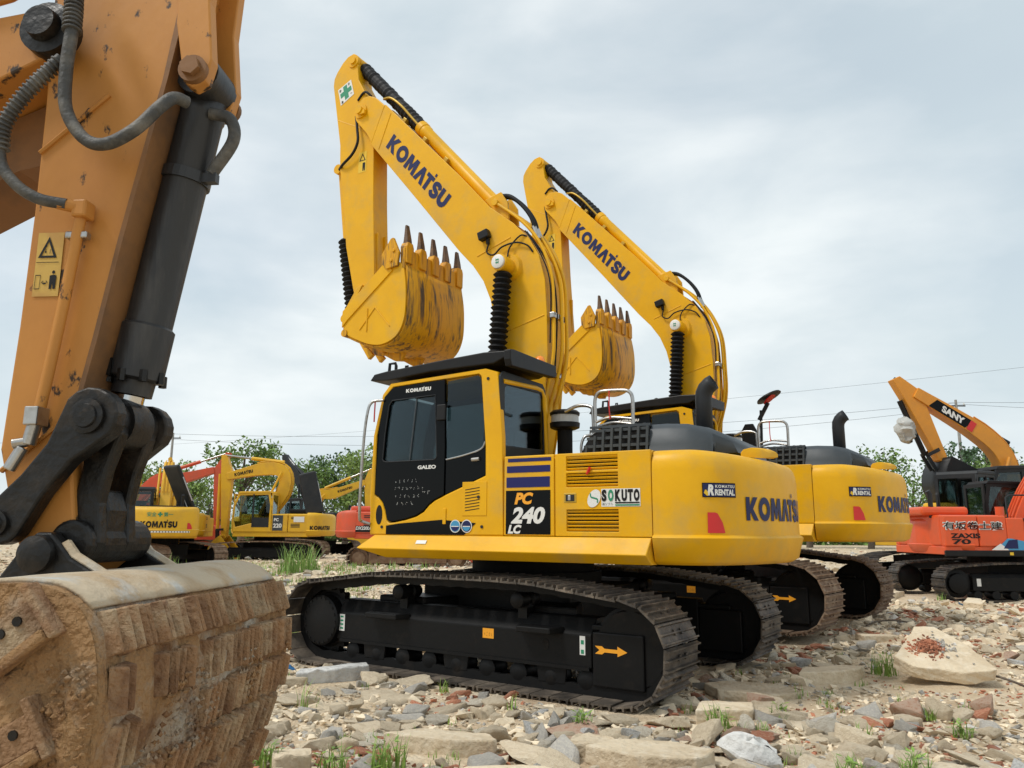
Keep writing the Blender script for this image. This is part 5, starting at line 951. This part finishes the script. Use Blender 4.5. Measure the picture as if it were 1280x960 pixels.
for i in range(26000):
    px = rs.uniform(-150, 1500); d = rs.uniform(76, 84); x = PX(px, d); hh = 2.2+1.2*noise.noise(Vector((x*.16, 3, 1)))+1.0*noise.noise(Vector((x*.5, 1, 4))); z = hh*(rs.rand()**.7); p = Vector((x, d, z)); s = rs.uniform(.2, .42); u = Vector(rs.normal(size=3)).normalized(); w = u.cross(Vector(rs.normal(size=3))).normalized(); b = len(V)
    V += [tuple(p-u*s), tuple(p+w*s*.6), tuple(p+u*s), tuple(p-w*s*.6)]; F.append((b, b+1, b+2, b+3))
g = G(); g.v = V; g.f = F; tag(g.obj('far_hedge', 'leaf_mid', fixn=False), 'low green belt of far off scrub closing the yard', 'hedge', kind='stuff')
# ------------------------------------------------------------------ poles and wires
mat('concrete_pole', (.36, .35, .33), .9, 0, (.28, .27, .25), 3, .4, .7); mat('wire', (.10, .11, .12), .7)
def pole(label, x, y, h):
    r = empty('utility_pole', (x, y, 0), 0, label, 'utility pole', 'utility poles'); g = G(); g.tubes([(0, 0, -.3), (0, 0, h)], [.17, .10], 12); g.obj('shaft', 'concrete_pole', r, smooth=60)
    g = G(); g.box((0, 0, h-.5), (1.5, .09, .1)); ca = g.obj('cross_arm', 'graydark', r)
    for q in (-.65, 0, .65): g = G(); g.lathe((q, 0, h-.45), (q, 0, h), [(0, .04), (.05, .06), (.1, .04), (.15, .06), (.2, .03)], 8); g.obj('insulator', 'white', ca)
pole('thin concrete pole among the trees at left', PX(207, 72), 72, 10.3); pole('thin concrete pole right of the amber boom', PX(1213, 62), 62, 12.2)
def wire(label, a, b, sag):
    a = Vector(a); b = Vector(b); g = G(); g.tubes([a.lerp(b, t)-Vector((0, 0, 4*sag*t*(1-t))) for t in np.linspace(0, 1, 30)], .013, 5); tag(g.obj('overhead_wire', 'wire'), label, 'wire', 'overhead wires')
A = (PX(207, 72), 72, 10.2); B = (PX(1213, 62), 62, 12.0)
for dz, sag, lb in ((0, 1.2, 'top wire strung between the two concrete poles'), (-.5, 1.6, 'lower wire strung between the two concrete poles')): wire(lb, (A[0]+.6*dz, A[1], A[2]+dz), (B[0]+.6*dz, B[1], B[2]+dz), sag)
wire('wire running left out of frame from the left pole', A, (-75, 75, 10.5), 1.0)
wire('wire running right from the right pole, upper one', B, (75, 48, 12.5), .8); wire('wire running right from the right pole, lower one', (B[0]-.6, B[1], B[2]-.1), (75, 50, 10.6), .9)
wire('thick cable crossing high over the yard at right', (-60, 120, 14), (90, 58, 20.5), 1.5)
# ------------------------------------------------------------------ rubble
rng = random.Random(77); nrs = np.random.RandomState(77)
mat('rubble_concrete', (.69, .575, .41), .92, 0, (.55, .435, .29), 4, .44, .68, .8, 22, col3=(.74, .64, .49), s3=9, lo3=.5, hi3=.7, rnd=.2, bdist=.03)
mat('rubble_grey', (.47, .44, .395), .9, 0, (.60, .56, .48), 7, .42, .66, .8, 22, rnd=.25, bdist=.03)
mat('rubble_brick', (.36, .13, .07), .92, 0, (.44, .24, .15), 6, .42, .66, .6, 30, rnd=.28, bdist=.02)
mat('rubble_cream', (.66, .60, .49), .92, 0, (.5, .42, .31), 6, .44, .66, .8, 26, rnd=.15, bdist=.03); mat('rubble_pink', (.52, .37, .27), .92, 0, (.44, .22, .14), 5, .48, .66, .8, 26, rnd=.15, bdist=.03)
mat('rubble_white', (.62, .61, .58), .85, 0, (.42, .41, .39), 6, .45, .66, .8, 22, rnd=.1, bdist=.03)
for nm, base in (('rubble_concrete', (.69, .58, .42)), ('rubble_grey', (.48, .45, .40)), ('rubble_brick', (.42, .17, .095))):
    mat(nm+'_bits', base, .92, 0, tuple(c*.7 for c in base), 5, .4, .66, .5, 30, rnd=.4, island=True)
def rock(seed, n=16, flat=1, blocky=.6, det=True):
    r = random.Random(seed); b = bmesh.new()
    for i in range(n):
        p = Vector((r.uniform(-1, 1), r.uniform(-1, 1), r.uniform(-1, 1)))
        m_ = max(abs(c) for c in p); q = p/m_ if r.random() < blocky else p.normalized(); q = q*r.uniform(.78, 1)
        b.verts.new((q.x, q.y, q.z*flat))
    bmesh.ops.convex_hull(b, input=b.verts)
    for v in [v for v in b.verts if not v.link_faces]: b.verts.remove(v)
    if det:
        bmesh.ops.bevel(b, geom=b.edges[:], offset=.05, segments=1, affect='EDGES', clamp_overlap=True)
        bmesh.ops.triangulate(b, faces=b.faces); bmesh.ops.subdivide_edges(b, edges=[e_ for e_ in b.edges if e_.calc_length() > .3], cuts=2); bmesh.ops.triangulate(b, faces=b.faces)
        for v in b.verts: v.co += v.co.normalized()*.09*noise.noise(v.co*2.2+Vector((seed, 0, 0)))+v.co.normalized()*.05*noise.noise(v.co*6+Vector((0, seed, 0)))
    bmesh.ops.recalc_face_normals(b, faces=b.faces)
    me = bpy.data.meshes.new('stone'); b.to_mesh(me); b.free()
    if det: me.shade_smooth(); me.set_sharp_from_angle(angle=R(32))
    return me
big = {k: [] for k in ('concrete', 'grey', 'brick')}
for k in range(9): m_ = rock(k, 15, .9); m_.materials.append(M['rubble_concrete']); big['concrete'].append(m_)
for k, mm in enumerate(('rubble_cream', 'rubble_cream', 'rubble_white', 'rubble_pink')): m_ = rock(20+k, 15, .9); m_.materials.append(M[mm]); big['concrete'].append(m_)
for k in range(4): m_ = rock(40+k, 15, .9); m_.materials.append(M['rubble_grey']); big['grey'].append(m_)
for k in range(6): m_ = rock(60+k, 12, .8, .95); m_.materials.append(M['rubble_brick']); big['brick'].append(m_)
small = [rock(100+k, 9, .9, .7, False) for k in range(10)]
sv = [(np.array([v.co[:] for v in m_.vertices]), [tuple(p.vertices) for p in m_.polygons]) for m_ in small]
TR = [((.25695, 9.01955), 2.5408), ((3.1196, 12.4199), 2.4552)]
def in_track(x, y, pad=.08):
    for (cx, cy), ph in TR:
        dx, dy = x-cx, y-cy; u = dx*math.cos(ph)+dy*math.sin(ph); v = -dx*math.sin(ph)+dy*math.cos(ph)
        if abs(u) < 2.1+pad and .94-pad < abs(v) < 1.64+pad: return True
        if abs(u) < 1.9 and abs(v) < .95: return 2
    return (-2.3 < x < -.85 and 1.7 < y < 3.6) or (7.6 < x < 12 and 15 < y < 17.6 )
# hand-placed slabs seen in the photograph: (name, label, x, y, sx, sy, sz, rot, tilt, material)
SL = []
def slab(name, label, x, y, pts, th, z, tilt, m, cat='rubble slab', seed=0, group=None):
    b = bmesh.new(); n = len(pts); top = []; botm = []
    P, _ = resample(pts, 26, True); r = random.Random(seed)
    for px, py in P:
        j = 1+.03*r.uniform(-1, 1); top.append(b.verts.new((px*j, py*j, th/2+.004*r.uniform(-1, 1)))); botm.append(b.verts.new((px*(.96+.05*r.random()), py*(.96+.05*r.random()), -th/2+.01*r.uniform(-1, 1))))
    mid = [b.verts.new((v.co.x*(1.0+.03*r.uniform(-1, 1)), v.co.y*(1.0+.03*r.uniform(-1, 1)), .1*th*r.uniform(-1, 1))) for v in top]
    k = len(top); b.faces.new(top); b.faces.new(botm[::-1])
    for A_, B_ in ((top, mid), (mid, botm)):
        for i in range(k): b.faces.new((A_[i], B_[i], B_[(i+1) % k], A_[(i+1) % k]))
    bmesh.ops.recalc_face_normals(b, faces=b.faces); me = bpy.data.meshes.new(name); b.to_mesh(me); b.free(); me.materials.append(M[m])
    o = bpy.data.objects.new(name, me); C.objects.link(o); o.location = (x, y, ground_h(x, y)+z); o.rotation_euler = tilt
    md = o.modifiers.new('bevel', 'BEVEL'); md.width = .012; md.segments = 2; md.limit_method = 'ANGLE'
    SL.append((x, y, max(math.hypot(*p) for p in pts))); return tag(o, label, cat, group)
GXY = lambda px, py: (lambda d: (PX(px, d), d))(1.4448*954.6/(py-662.5)*1.0)   # rough foot point of a pixel on level ground
x, y = GXY(1158, 838); slab('broken_concrete', 'large triangular concrete slab lying tilted, heap of brick gravel on top', x, y, [(-.46, .0), (-.36, -.2), (.06, -.40), (.36, -.36), (.38, .1), (.28, .5), (.08, .52), (-.18, .25)], .12, .21, (R(20), R(-4), R(4)), 'rubble_concrete', seed=1)
hx, hy, hz_ = x, y, ground_h(x, y)+.21
for (px, py, pts, lb, sd_, m) in (
    (790, 925, [(-.3, -.1), (.1, -.2), (.42, -.12), (.5, .1), (.2, .2), (-.1, .16)], 'pale flat concrete slab at the bottom edge below the track arrow', 2, 'rubble_concrete'),
    (735, 912, [(-.15, -.12), (.1, -.1), (.2, .06), (.05, .14), (-.12, .1)], 'small pale slab broken off left of the bottom flat slab', 3, 'rubble_concrete'),
    (560, 912, [(-.4, -.1), (.1, -.16), (.4, -.05), (.3, .14), (-.2, .16)], 'long cracked beige slab lower left of centre in the rubble', 4, 'rubble_concrete'),
    (640, 960, [(-.35, -.1), (.2, -.14), (.42, .02), (.1, .14), (-.25, .1)], 'smooth beige slab cut by the bottom edge, middle', 5, 'rubble_concrete'),
    (930, 850, [(-.36, -.18), (.1, -.26), (.46, -.1), (.36, .2), (-.1, .28), (-.4, .12)], 'weathered grey beige slab right of the nearest track end', 6, 'rubble_concrete'),
    (893, 880, [(-.26, -.1), (.2, -.14), (.3, .08), (-.1, .16)], 'low grey beige slab against the nearest track end', 7, 'rubble_concrete'),
    (1020, 832, [(-.4, -.14), (.1, -.22), (.46, -.06), (.38, .16), (-.1, .2)], 'layered pale slab left of the triangular slab', 8, 'rubble_concrete'),
    (1085, 800, [(-.3, -.1), (.3, -.12), (.4, .1), (-.2, .14)], 'thin pale plate behind the layered slab', 9, 'rubble_concrete'),
    (380, 930, [(-.12, -.08), (.1, -.1), (.15, .05), (-.1, .1)], 'rounded pinkish block next to the muddy bucket', 10, 'rubble_concrete'),
    (425, 838, [(-.4, -.06), (.35, -.1), (.4, .06), (-.3, .1)], 'flat white plate near the nearest sprocket', 11, 'rubble_white'),
    (1230, 700, [(-.5, -.2), (.5, -.2), (.6, .2), (-.4, .25)], 'low pale slab in front of the small orange tracks', 12, 'rubble_concrete'),
    (1110, 752, [(-.4, -.1), (.4, -.14), (.5, .1), (-.3, .12)], 'flat yellowish slab between second excavator and orange tracks', 13, 'rubble_concrete'),
    (1210, 762, [(-.5, -.14), (.5, -.1), (.5, .12), (-.4, .16)], 'pale slab behind the triangular slab', 14, 'rubble_concrete')):
    x, y = GXY(px, py); slab('broken_concrete', lb, x, y, pts, .09+.05*(sd_ % 3), .03, (R(-3+2*(sd_ % 4)), R(3-2*(sd_ % 3)), R(sd_*7-40)), m, seed=sd_)
b = G(); rr = random.Random(9)
g2 = {'rubble_brick_bits': G(), 'rubble_grey_bits': G()}
for i in range(420):
    a = rr.uniform(0, 2*PI); q = abs(rr.gauss(0, .12)); X = -.02+q*math.cos(a)*1.1; Y = .07+q*math.sin(a)*.9; s = rr.uniform(.008, .022); v, f = sv[rr.randrange(10)]; rot = np.array(Matrix.Rotation(rr.uniform(0, 6), 3, 'Z')); m_ = 'rubble_brick_bits' if X < .06+rr.uniform(-.05, .05) else 'rubble_grey_bits'
    g2[m_].add((v @ rot.T)*s+np.array((hx+X, hy+Y, hz_+.068+Y*.364+X*.07+.05*math.exp(-(q/.1)**2))), f)
for k, g in g2.items(): tag(g.obj('brick_gravel' if 'brick' in k else 'grey_gravel', k, fixn=False), 'heap of red brick gravel on the triangular slab' if 'brick' in k else 'spill of grey gravel on the triangular slab', 'gravel', kind='stuff')
# scattered stones: largest in view become single things, the rest stay joined
cand = []; tf = math.tan(R(37))
def place(n, d0, d1, smin, smax, pw, dens=True):
    for i in range(n):
        d = math.exp(nrs.uniform(math.log(d0), math.log(d1))); t = nrs.uniform(-tf, tf); x = d*t*1.02; y = d
        it = in_track(x, y)
        if it and not (it == 2 and rng.random() < .3): continue
        s = smin*(smax/smin)**(nrs.rand()**pw)
        if any((x-a)**2+(y-b_)**2 < (c*.9)**2 for a, b_, c in SL): continue
        cl_ = noise.noise(Vector((x*.5, y*.5, 3)))
        bare = noise.noise(Vector((x*.35+9, y*.35, 1)))
        if dens and bare > .28 and s > .03 and y > 5 and x > 2: continue
        red = noise.noise(Vector((x*.9, y*.9, 8))); kk = 'brick' if red+rng.uniform(-.45, .45) > .36 else ('grey' if rng.random() < .17 else 'concrete')
        if kk == 'brick': s *= .75
        cand.append((s/d, x, y, s, kk))
place(7500, 4.0, 11, .025, .17, 2.3); place(26000, 3.9, 12, .009, .045, 1.0, False); place(5200, 8, 22, .04, .16, 2.0); place(17000, 9, 34, .03, .09, 1.2); place(5000, 20, 60, .06, .2, 1.4)
cand.sort(reverse=True)
bits = {'concrete': G(), 'grey': G(), 'brick': G()}
where = lambda x, y: ('in the foreground rubble left of the track arrow' if x < .6 else 'in the foreground rubble right of the track arrow') if y < 6.3 else (('on the ground left of the nearest sprocket' if x < -1 else 'on the bare ground beyond the tracks') if y > 8.5 else 'beside the triangular slab' if x > 2.2 else 'among the rubble by the nearest track')
lbl = {'concrete': ('concrete_chunk', 'pale beige broken concrete chunk', 'concrete chunk', 'concrete chunk'), 'grey': ('stone', 'grey weathered stone', 'stone', 'grey stone'), 'brick': ('brick_piece', 'broken red brick piece', 'brick', 'red brick piece')}
pend = []
num = {'concrete': 0, 'grey': 0, 'brick': 0}; lim = {'concrete': 290, 'grey': 120, 'brick': 160}
for r_, x, y, s, k in cand:
    z = ground_h(x, y); sx, sy, sz = s*rng.uniform(.7, 1.25), s*rng.uniform(.6, 1.0), s*rng.uniform(.3, .75)
    if k == 'brick' and s > .04: sx, sy, sz = s*1.2, s*.62, s*.42
    e_ = (rng.gauss(0, .25), rng.gauss(0, .25), rng.uniform(0, 6.3))
    if r_ > .0075 and 4.3 < y < 14 and x/y < .68 and (x/y > -.31 or (y > 7 and x/y > -.4)) and num[k] < lim[k]:
        num[k] += 1; o = bpy.data.objects.new(lbl[k][0], rng.choice(big[k])); C.objects.link(o); o.location = (x, y, z+sz*rng.uniform(.05, .5)); o.scale = (sx, sy, sz); o.rotation_euler = e_
        if k == 'concrete' and rng.random() < .32 and y < 9: sx *= 1.5; sy *= 1.5; sz *= .55; o.scale = (sx, sy, sz); o.rotation_euler = (e_[0]*.4, e_[1]*.4, e_[2]); o.location.z = z+sz*rng.uniform(.3, .7)
        pend.append((o, k, s, sx, sz))
    else:
        v, f = sv[rng.randrange(10)]; rot = np.array(Matrix.Rotation(e_[2], 3, 'Z') @ Matrix.Rotation(e_[0], 3, 'X')); bits[k].add(((v*np.array((sx, sy, sz))) @ rot.T)+np.array((x, y, z+sz*.35)), f)
print('singles', num, 'bits', {k: len(g.f) for k, g in bits.items()})
for k, g in bits.items(): tag(g.obj({'concrete': 'concrete_rubble', 'grey': 'stone_rubble', 'brick': 'brick_rubble'}[k], 'rubble_'+k+'_bits', fixn=False), {'concrete': 'crushed pale concrete strewn over the whole yard', 'grey': 'small grey stones strewn over the whole yard', 'brick': 'crumbled red brick strewn over the whole yard'}[k], 'rubble', kind='stuff')
# white crumpled sack, blue scrap, sticks
x, y = GXY(925, 925); g = G(); rows = []
for i in range(12):
    a = PI*i/11; rows.append([((.2+.05*nz(i, j, .6, 5))*math.sin(a)*math.cos(2*PI*j/14), (.11+.04*nz(i, j, .6, 9))*math.sin(a)*math.sin(2*PI*j/14), .10*math.cos(a)+.04*nz(i, j, .8, 1)) for j in range(15)])
g.grid(rows); o = g.obj('plaster_lump', 'rubble_white', None, smooth=35); o.location = (x, y, ground_h(x, y)+.06); o.rotation_euler = (.2, .3, -.5); tag(o, 'white crumbly plaster lump standing out near the bottom right', 'plaster')
mat('blue_scrap', (.05, .2, .45), .5)
for px, py, lb in ((372, 832, 'blue plastic scrap near the muddy bucket'), (1195, 763, 'pale blue plastic scrap in front of the orange tracks')):
    x, y = GXY(px, py); g = G(); g.grid([[(i*.03-.08+.01*nz(i, j, 1, 2), j*.03-.06, .02*nz(i, j, .9, 3)) for j in range(5)] for i in range(6)]); o = g.obj('plastic_scrap', 'blue_scrap', None, smooth=60, solid=.003, fixn=False); o.location = (x, y, ground_h(x, y)+.07); o.rotation_euler = (.4, .3, 1); tag(o, lb, 'plastic')
for px, py, ln, a, lb in ((1075, 790, .7, .15, 'dark stick lying left behind the triangular slab'), (1265, 850, .5, 2.2, 'dark splinter standing at the right edge'), (470, 830, .6, 2.9, 'thin brown root strand under the nearest track'), (510, 822, .45, .4, 'curved brown twig below the nearest track frame')):
    x, y = GXY(px, py); g = G(); g.tubes(spline([(0, 0, .0), (ln*.3, .03, .05), (ln*.65, -.02, .06), (ln, .04, .02)], 5), .011, 7); o = g.obj('stick', 'bark', None, smooth=60); o.location = (x, y, ground_h(x, y)+.05); o.rotation_euler.z = a; tag(o, lb, 'stick')
# ------------------------------------------------------------------ weeds and grass
for nm, c1, c2 in (('weed', (.17, .29, .045), (.26, .38, .08)), ('reed', (.18, .31, .06), (.28, .41, .11)), ('dry_grass', (.30, .25, .12), (.38, .32, .17))): mat(nm, c1, .6, 0, c2, 9, .4, .65, rnd=.3, island=True)
def blades(g, x, y, z, n, h, spread, w, r):
    for i in range(n):
        a = r.uniform(0, 2*PI); q = spread*math.sqrt(r.random()); px, py = x+q*math.cos(a), y+q*math.sin(a); hh = h*r.uniform(.45, 1.1); b_ = r.uniform(0, 2*PI); ln = hh*r.uniform(.15, .55); wx, wy = -math.sin(b_)*w, math.cos(b_)*w; P = []
        for t in (0, .4, .75, 1): P.append((px+math.cos(b_)*ln*t*t, py+math.sin(b_)*ln*t*t, z+hh*(t-.18*t*t), 1-t*.95))
        k = len(g.v)
        for X, Y, Z, s in P: g.v += [(X-wx*s, Y-wy*s, Z), (X+wx*s, Y+wy*s, Z)]
        for j in range(3): g.f.append((k+2*j, k+2*j+1, k+2*j+3, k+2*j+2))
W_ = [(350, 930, .16, 30, 'weed tuft between pinkish block and muddy bucket'), (395, 868, .22, 8, 'thin weed stalks below the nearest sprocket'), (430, 940, .20, 26, 'grass tuft right of the pinkish block'), (495, 935, .22, 40, 'broad weed tuft in front of the beige slab'), (548, 950, .14, 16, 'short weeds at the bottom edge, left of middle'), (560, 850, .12, 14, 'small bright weed below the track rollers'), (727, 895, .14, 24, 'upright bright weed at the nearest track corner'), (640, 870, .14, 5, 'lone grass stalk by the track shoes'), (890, 893, .18, 24, 'grass tuft on the low slab by the track end'), (962, 880, .14, 20, 'small grass tuft right of the weathered slab'), (1092, 832, .26, 34, 'leafy weed left of the triangular slab'), (1040, 815, .10, 14, 'tiny yellow green weed on the layered slab'), (1045, 952, .16, 34, 'weed clump at the bottom edge, right half'), (1060, 900, .12, 16, 'sparse weed right of the plaster lump'), (1180, 900, .14, 24, 'low weeds in front of the triangular slab'), (1120, 945, .16, 26, 'weed clump at the bottom edge near the right'), (1140, 880, .12, 14, 'small weed below the slab point'), (1170, 757, .16, 14, 'dry tuft in front of the orange tracks')]
for i, (px, py, h, n, lb) in enumerate(W_):
    x, y = GXY(px, py); r = random.Random(300+i); g = G(); blades(g, 0, 0, 0, int(n*1.5), h*1.15, h*.5, .0065, r)
    if n > 18:
        for j in range(n):
            a = r.uniform(0, 6.3); q = r.uniform(.2, .9)*h*.7; c = Vector((q*math.cos(a), q*math.sin(a), r.uniform(.15, .9)*h)); u = Vector((math.cos(a), math.sin(a), r.uniform(-.2, .6))).normalized()*.03; w = u.cross(Vector((0, 0, 1))).normalized()*.011; k = len(g.v)
            g.v += [tuple(c-u), tuple(c+w), tuple(c+u), tuple(c-w)]; g.f.append((k, k+1, k+2, k+3))
    o = g.obj('weed', 'weed', None, fixn=False); o.location = (x, y, ground_h(x, y)+.02); tag(o, lb, 'weed', 'weeds in the rubble')
gg = G(); r = random.Random(6)
for i in range(260):
    d = math.exp(r.uniform(math.log(4.3), math.log(9))); x = d*r.uniform(-.4, .72)
    if in_track(x, d): continue
    if noise.noise(Vector((x*.8, d*.8, 2))) < .05: continue
    blades(gg, x, d, ground_h(x, d), r.randint(4, 12), r.uniform(.05, .13), .06, .005, r)
for i in range(700):
    d = r.uniform(11, 30); x = PX(r.uniform(255, 500), d)
    if noise.noise(Vector((x*.5, d*.5, 2))) < .0 : continue
    blades(gg, x, d, ground_h(x, d), r.randint(4, 9), r.uniform(.08, .25), .15, .012, r)
tag(gg.obj('grass', 'weed', fixn=False), 'sparse short grass growing between the rubble', 'grass', kind='stuff')
g = G()
for px, d, h, n, sp_ in ((378, 24.5, 1.1, 75, .55), (352, 24, .45, 24, .7), (415, 25, .5, 26, .8), (300, 26, .7, 14, .35), (320, 25.5, .4, 16, .6), (205, 24.5, .8, 12, .4), (228, 24.5, .7, 10, .3), (445, 26, .35, 20, 1), (500, 26, .35, 24, 1.4)):
    x = PX(px, d); q = G(); blades(q, 0, 0, 0, n*2, h, sp_, .02, r); o = q.obj('reed_clump', 'reed', None, fixn=False); o['kind'] = 'stuff'; o.location = (x, d, ground_h(x, d)); tag(o, {378: 'tall bright green reed clump in front of the side on yellow excavator', 352: 'low reeds just left of the tallest reed clump', 415: 'low reeds just right of the tallest reed clump', 300: 'reeds by the lowered bucket of the side on excavator', 320: 'thin reeds before the side on excavator track', 205: 'thin reeds under the raised hood excavator, left', 228: 'thin reeds under the raised hood excavator, right', 445: 'short reeds before the brown tracks', 500: 'short reeds seen below the nearest excavator body'}[px], 'reeds', 'reed clumps')

# labels of the single stones: by size, shape and the nearest landmark
DROP = set('and the of in by at to a with below on between against right left cut near next behind front lower bottom its from for just next before under over'.split())
LM = []
for o_ in list(C.objects):
    if o_.parent is None and o_.get('category') in ('rubble slab', 'weed', 'stick', 'plaster', 'plastic'):
        w_ = o_['label'].split()[:5]
        while w_[-1].strip(',') in DROP: w_.pop()
        LM.append((o_.location.x, o_.location.y, ' '.join(w_).rstrip(',')))
LM += [(-2.1, 8.3, 'nearest sprocket'), (-1.0, 7.4, 'nearest yellow track sticker'), (.2, 6.6, 'nearest track rollers'), (1.2, 5.9, 'nearest track arrow'), (-.9, 4.6, 'muddy bucket'), (2.6, 8.6, 'far track of the nearest excavator'), (4.2, 9.9, 'second excavator track'), (-1.5, 6.2, 'ground between bucket and sprocket'), (.2, 5.0, 'foreground middle of the rubble'), (2.2, 4.9, 'bottom right foreground'), (3.4, 5.6, 'right edge foreground')]
grp = {}
for o_, k, s, sx, sz in pend:
    x, y = o_.location.x, o_.location.y; a_, b_, t_ = min(LM, key=lambda q: (q[0]-x)**2+(q[1]-y)**2); dx, dy = x-a_, y-b_
    pr = ('right of' if dx > 0 else 'left of') if abs(dx) > abs(dy) else ('behind' if dy > 0 else 'in front of')
    sz_ = 'large' if s > .11 else 'medium' if s > .075 else 'small'; sh_ = 'flat' if sz < .45*s else ('long' if sx > 1.1*s else 'blocky')
    grp.setdefault((sz_+' '+sh_+' '+lbl[k][3], pr+' the '+t_, k), []).append((math.hypot(dx, dy), o_))
ORD = ['closest', 'second', 'third', 'fourth', 'fifth', 'sixth', 'seventh', 'eighth']
for (a_, b_, k), L_ in grp.items():
    L_.sort(key=lambda q: q[0])
    for i, (_, o_) in enumerate(L_):
        pre = '' if len(L_) == 1 else (ORD[i] if i < 8 else 'outlying')+' '
        tag(o_, pre+a_+' '+b_, lbl[k][2], lbl[k][2]+' pieces in the rubble')
